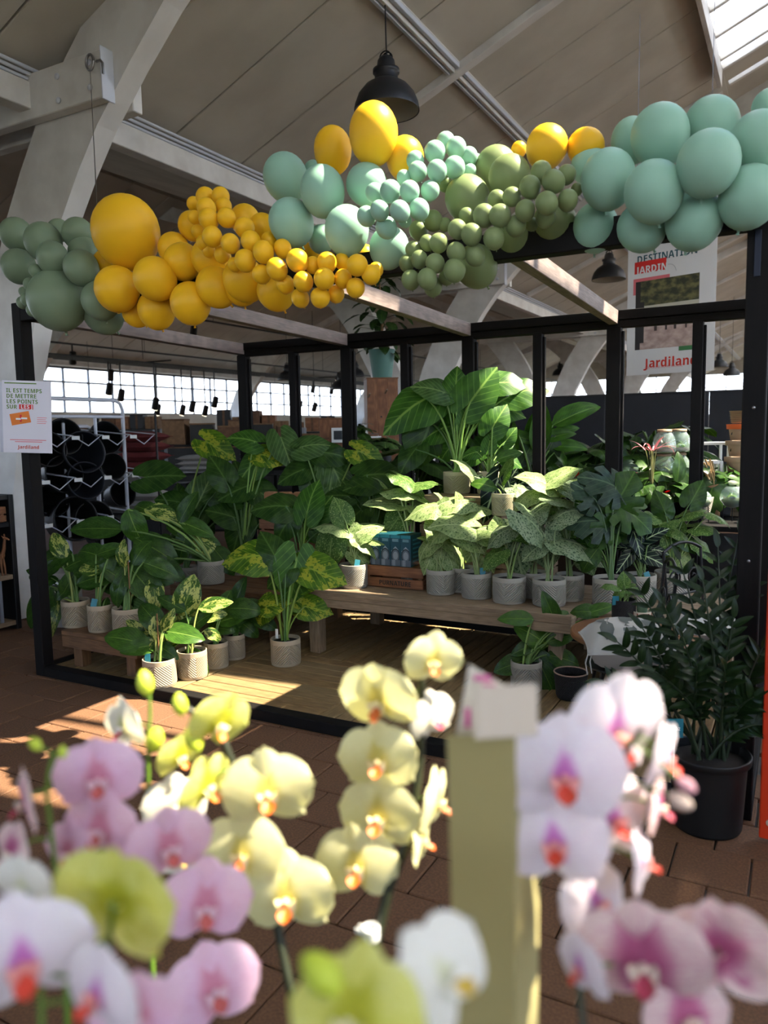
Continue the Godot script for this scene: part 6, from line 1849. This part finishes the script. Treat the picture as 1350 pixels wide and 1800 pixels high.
func right_back() -> void:
	# navy partition of panels
	var zw := -14.0
	var np := thing("wall_partition", "dark navy partition wall behind the plants", "wall", Vector3.ZERO, 0, "", "structure")
	for k in 6:
		boxpart(np, "panel", Vector3(-3.95 + 1.72 * k, 1.015, zw), Vector3(1.712, 2.03, .06), M.navy, .004)
	boxpart(np, "cap", Vector3(.35, 2.045, zw), Vector3(10.4, .03, .09), M.black, .003)
	# long plant table behind the posts
	var tb := thing("plant_table", "long dark table of plants and terrariums behind the back posts", "table", Vector3(-1.35, 0, -6.35))
	boxpart(tb, "table_top", Vector3(0, .78, 0), Vector3(3.6, .04, 1.25), M.dark_wood, .004)
	for a in [-1, 1]:
		for b in [-1, 1]:
			boxpart(tb, "leg", Vector3(a * 1.7, .38, b * .55), Vector3(.07, .76, .07), M.dark_wood, .004)
	boxpart(tb, "added_dark_skirt", Vector3(0, .38, .61), Vector3(3.56, .74, .015), M.black, .002)  # black sheet added to darken the open space under the table
	var TT := .801
	var rows := [
		[720, 6.4, "ear_dark", 10, .45, .3], [765, 6.6, "fig", 16, .45, .18], [860, 6.3, "strap", 22, .5, .4], [905, 6.9, "fig", 16, .55, .2], [1010, 6.3, "strap", 30, .3, .3], [1040, 6.6, "ear_dark", 12, .45, .24], [1085, 6.7, "monstera", 10, .5, .24], [1120, 6.6, "fig", 20, .5, .16], [1165, 6.9, "strap", 26, .62, .26],
		[1095, 6.1, "monstera_grey", 9, .3, .2], [1150, 5.95, "ear_dark", 12, .25, .2], [1205, 6.0, "fig", 12, .35, .2], [1270, 5.9, "monstera", 10, .22, .2], [1330, 6.0, "ear", 10, .3, .22], [985, 6.8, "monstera", 10, .5, .26], [1210, 6.9, "ear_dark", 12, .6, .24]]
	var names := ["broad dark leaved plant behind the middle posts", "bushy fig behind the middle posts", "grassy dracaena left of the paddle leaved plant", "tall bushy plant behind the paddle leaved plant", "bright strap leaved palm right of the paddle leaved plant", "dark arum behind the strap leaved palm", "tall monstera before the navy partition", "fine leaved bush before the navy partition", "spiky palm before the navy partition",
		"grey split leaved plant under the pink bromeliad", "dark leaved plant beside the stacked jars", "glossy plant between the jars and the lantern frames", "split leaved plant below the round terrarium", "light green plant beyond the ZZ plant's post", "monstera standing far back behind the palm", "tall dark plant behind the lantern frames"]
	for i in rows.size():
		var e: Array = rows[i]
		var c := at_d(e[0], 860, e[1])
		c.y = TT
		c.z = clampf(c.z, -6.9, -5.8)
		var t := thing("foliage_plant", names[i], "plant", c)
		pot(t, .085, .14, M.pot_black)
		fan(t, c + Vector3(0, .12, 0), e[3], e[4], .28, e[5], [e[2]])
	# pink bromeliad and red anthuriums
	for q in [[1146, 792, "pink", "pink bromeliad with spiky bracts beside the stacked jars", 9, .24, .16], [1010, 838, "red", "red anthurium among the mottled plants", 7, .3, .05], [1165, 868, "red", "orange red anthurium in front of the stacked jars", 8, .32, .06], [1098, 842, "pink", "small pink bromeliad behind the monstera", 6, .3, .08], [862, 850, "red", "small red anthurium behind the white veined alocasia", 4, .3, .05]]:
		var c := at_d(q[0], q[1] + 60, 5.75)
		c.y = TT
		var t := thing("flowering_plant", q[3], "plant", c)
		pot(t, .06, .1, M.pot_black)
		var head := at_d(q[0], q[1], 5.75)
		var root := c + Vector3(0, .09, 0)
		for i in q[4]:
			var a: float = float(i) * 2.4
			var out := Vector3(cos(a), 0, sin(a))
			var dir := (out + Vector3.UP * rf(.2, 1.4)).normalized()
			var nn := Vector3.UP - dir * dir.y
			place_leaf(t, KIND[q[2]], root, head + out * rf(.0, .05), dir, nn.normalized(), q[6] * rf(.8, 1.3) * (1.0 if q[2] == "pink" else 1.2), .0025)
		fan(t, root, 8, .2, .15, .14, ["fig"])
	# stacked glass jars with wooden lids
	var gm := glassy(.16, Color(.85, .95, .92))
	for s in 2:
		for k in 3:
			var base := at_d(1166 if s == 0 else 1192, 862, 5.9 + .2 * s)
			var y := TT + .12 + .185 * k
			var t := thing("terrarium_jar", ["bottom", "middle", "top"][k] + " glass terrarium jar of the " + ["front", "rear"][s] + " stack with a wooden lid", "terrarium", Vector3(base.x, y, base.z))
			obj("glass", lathe_mesh([Vector2(0, .002), Vector2(.075, .002), Vector2(.085, .012), Vector2(.088, .06), Vector2(.075, .12), Vector2(.052, .15), Vector2(.05, .16)], 24), gm, t)
			obj("lid", lathe_mesh([Vector2(.053, .158), Vector2(.055, .16), Vector2(.055, .178), Vector2(.0, .18)], 20), M.w2, t)
			obj("soil", lathe_mesh([Vector2(.078, .006), Vector2(.08, .03), Vector2(.0, .038)], 18), M.soil, t)
			var w0 := Vector3(base.x, y + .03, base.z)
			fan(t, w0, 7, .05, .035, .045, ["ear", "mottled_dark"] if k != 1 else ["mottled", "ear_pale"])
		var st := thing("jar_stand", "black wire stand under the " + ["front", "rear"][s] + " stack of jars", "stand", Vector3(at_d(1166 if s == 0 else 1192, 862, 5.9 + .2 * s).x, TT, at_d(1166 if s == 0 else 1192, 862, 5.9 + .2 * s).z))
		obj("plate", lathe_mesh([Vector2(0, .11), Vector2(.09, .11), Vector2(.09, .119), Vector2(0, .119)], 20), M.black_metal, st)
		for k in 3:
			var a := k * TAU / 3
			tubepart(st, "leg", [Vector3(cos(a) * .07, .11, sin(a) * .07), Vector3(cos(a) * .08, .001, sin(a) * .08)], .005, .005, M.black_metal, 5)
	# white lantern frames
	var wm := mat(Color(.86, .86, .85), .5)
	for q in [[1246, 872, 6.2, .22, .56, "large white wooden lantern frame"], [1242, 872, 6.0, .16, .42, "smaller white lantern frame inside the large one's outline"]]:
		var c := at_d(q[0], q[1], q[2])
		c.y = TT
		var t := thing("lantern_frame", q[5], "lantern", c, .35)
		var w: float = q[3] * .5
		for a in [-1, 1]:
			for b in [-1, 1]:
				boxpart(t, "upright", Vector3(a * w, q[4] * .5, b * w), Vector3(.022, q[4], .022), wm, .002)
		for y in [.011, q[4] - .011]:
			for a in [-1, 1]:
				boxpart(t, "rail", Vector3(0, y, a * w), Vector3(w * 2 - .024, .022, .022), wm, .002)
				boxpart(t, "rail", Vector3(a * w, y, 0), Vector3(.022, .022, w * 2 - .024), wm, .002)
	# dried flowers in a paper cone
	var db := at_d(1262, 860, 5.75)
	db.y = TT
	var dr := thing("dried_bouquet", "dried straw coloured bouquet in brown paper before the lantern frames", "bouquet", db)
	obj("paper_cone", lathe_mesh([Vector2(.012, 0), Vector2(.02, .002), Vector2(.075, .25), Vector2(.072, .25), Vector2(.015, .01)], 20), M.card, dr, Transform3D(Basis(Vector3.BACK, .22), Vector3(0, 0, 0)))
	var straw := mat(Color(.62, .50, .33), .8)
	for i in 26:
		var a := i * 2.4
		var e := Vector3(cos(a) * .1 * (i / 26.0) - .09, .34 + .1 * sin(i * 1.7), sin(a) * .1 * (i / 26.0))
		tubepart(dr, "stalk", [Vector3(-.02, .12, 0), e * Vector3(.6, .8, .6), e], .002, .007, straw, 5)
	# clay pots
	var clay := mat(Color(.62, .52, .42), .8)
	var orange := mat(Color(.80, .36, .12), .75)
	var pb := at_d(1296, 830, 5.9)
	pb.y = TT
	var bd := thing("pot_stand", "wooden block under the stacked clay pots", "block", pb)
	boxpart(bd, "block", Vector3(0, .10, 0), Vector3(.26, .20, .24), M.w2, .004)
	for k in 4:
		var y := TT + .203 + .125 * k
		var t := thing("clay_pot", ["bottom grey beige clay pot of the stack", "second grey beige clay pot of the stack", "third grey beige clay pot of the stack", "orange rimmed clay pot near the top of the stack"][k], "pot", Vector3(pb.x + .005 * k, y, pb.z))
		obj("body", lathe_mesh([Vector2(0, 0), Vector2(.072, 0), Vector2(.085, .085)], 28), clay, t)
		obj("rim", lathe_mesh([Vector2(.085, .082), Vector2(.1, .083), Vector2(.103, .12), Vector2(.094, .12), Vector2(.086, .09)], 28), orange if k == 3 else clay, t)
		tubepart(t, "leaf_mark", [Vector3(-.06, .04, .055), Vector3(-.055, .06, .06)], .005, .002, M.black, 4)
	for k in 7:
		var t := thing("clay_saucer", "pale clay saucer in the small pile topping the pot stack", "saucer", Vector3(pb.x + .02, TT + .705 + .0135 * k, pb.z), 0, "saucers topping the pot stack")
		obj("body", lathe_mesh([Vector2(0, 0), Vector2(.068 + .0015 * k, 0), Vector2(.08 + .002 * k, .012), Vector2(.075 + .002 * k, .012), Vector2(.066, .003), Vector2(0, .003)], 26), mat(Color(.72, .62, .48), .8), t)
	# round terrariums with moss
	for q in [[1288, 848, 5.45, .085, "round glass terrarium of moss in front of the clay pots"], [1236, 850, 5.5, .065, "small glass terrarium before the dried bouquet"], [1340, 842, 5.6, .08, "glass terrarium beyond the ZZ plant's post"]]:
		var c := at_d(q[0], q[1], q[2])
		c.y = TT + q[3] + .1
		c.z = maxf(c.z, -6.0)
		var r: float = q[3]
		var t := thing("round_terrarium", q[4], "terrarium", c)
		obj("glass", lathe_mesh([Vector2(.001, -r), Vector2(r * .6, -r * .8), Vector2(r * .95, -r * .3), Vector2(r, .0), Vector2(r * .85, r * .5), Vector2(r * .5, r * .86)], 22), gm, t)
		obj("moss", lathe_mesh([Vector2(.0, -r * .97), Vector2(r * .57, -r * .78), Vector2(r * .88, -r * .32), Vector2(r * .6, -r * .1), Vector2(r * .3, .0), Vector2(0, -r * .02)], 14), mat(Color(.16, .22, .07), .95), t)
		fan(t, c - Vector3(0, r * .15, 0), 6, r * .4, r * .3, r * .5, ["mottled_dark", "ear"])
		for k in 3:
			var a := k * TAU / 3 + .5
			tubepart(t, "leg", [Vector3(cos(a) * r * .7, -r * .72, sin(a) * r * .7), Vector3(cos(a) * r * .8, -r - .099, sin(a) * r * .8)], .004, .004, M.black_metal, 5)
var SKY_E := 5.0
var SUN_E := 5.6
var EXPOSURE := 2.2
var TO_SUN := Vector3(0.61, 1.0, -0.3).normalized()
var ADDED_ROOF_LIGHTS := [[.36, 1.2, -3.75, -5.32, .785, 1], [.6, 1.55, -5.85, -7.0, .58, 1], [1.6, 2.5, -7.0, -8.0, .5, 1], [1.86, 2.5, -1.88, -2.34, .46, 1], [.36, 1.4, -14.0, -40.0, .8, 0], [2.9, 4.4, 4.6, -1.2, 1.45, 0], [2.9, 4.4, -2.6, -40.0, 1.5, 0]]  # unseen roof windows, added and shaped to place sun patches and overhead fill

func _ready() -> void:
	setup()
	materials()
	shell()
	pergola()
	balloons()
	leaf_kinds()
	pots_setup()
	furniture()
	stage_plants()
	lamps_and_prints()
	left_side()
	middle_back()
	right_back()
	orchids()
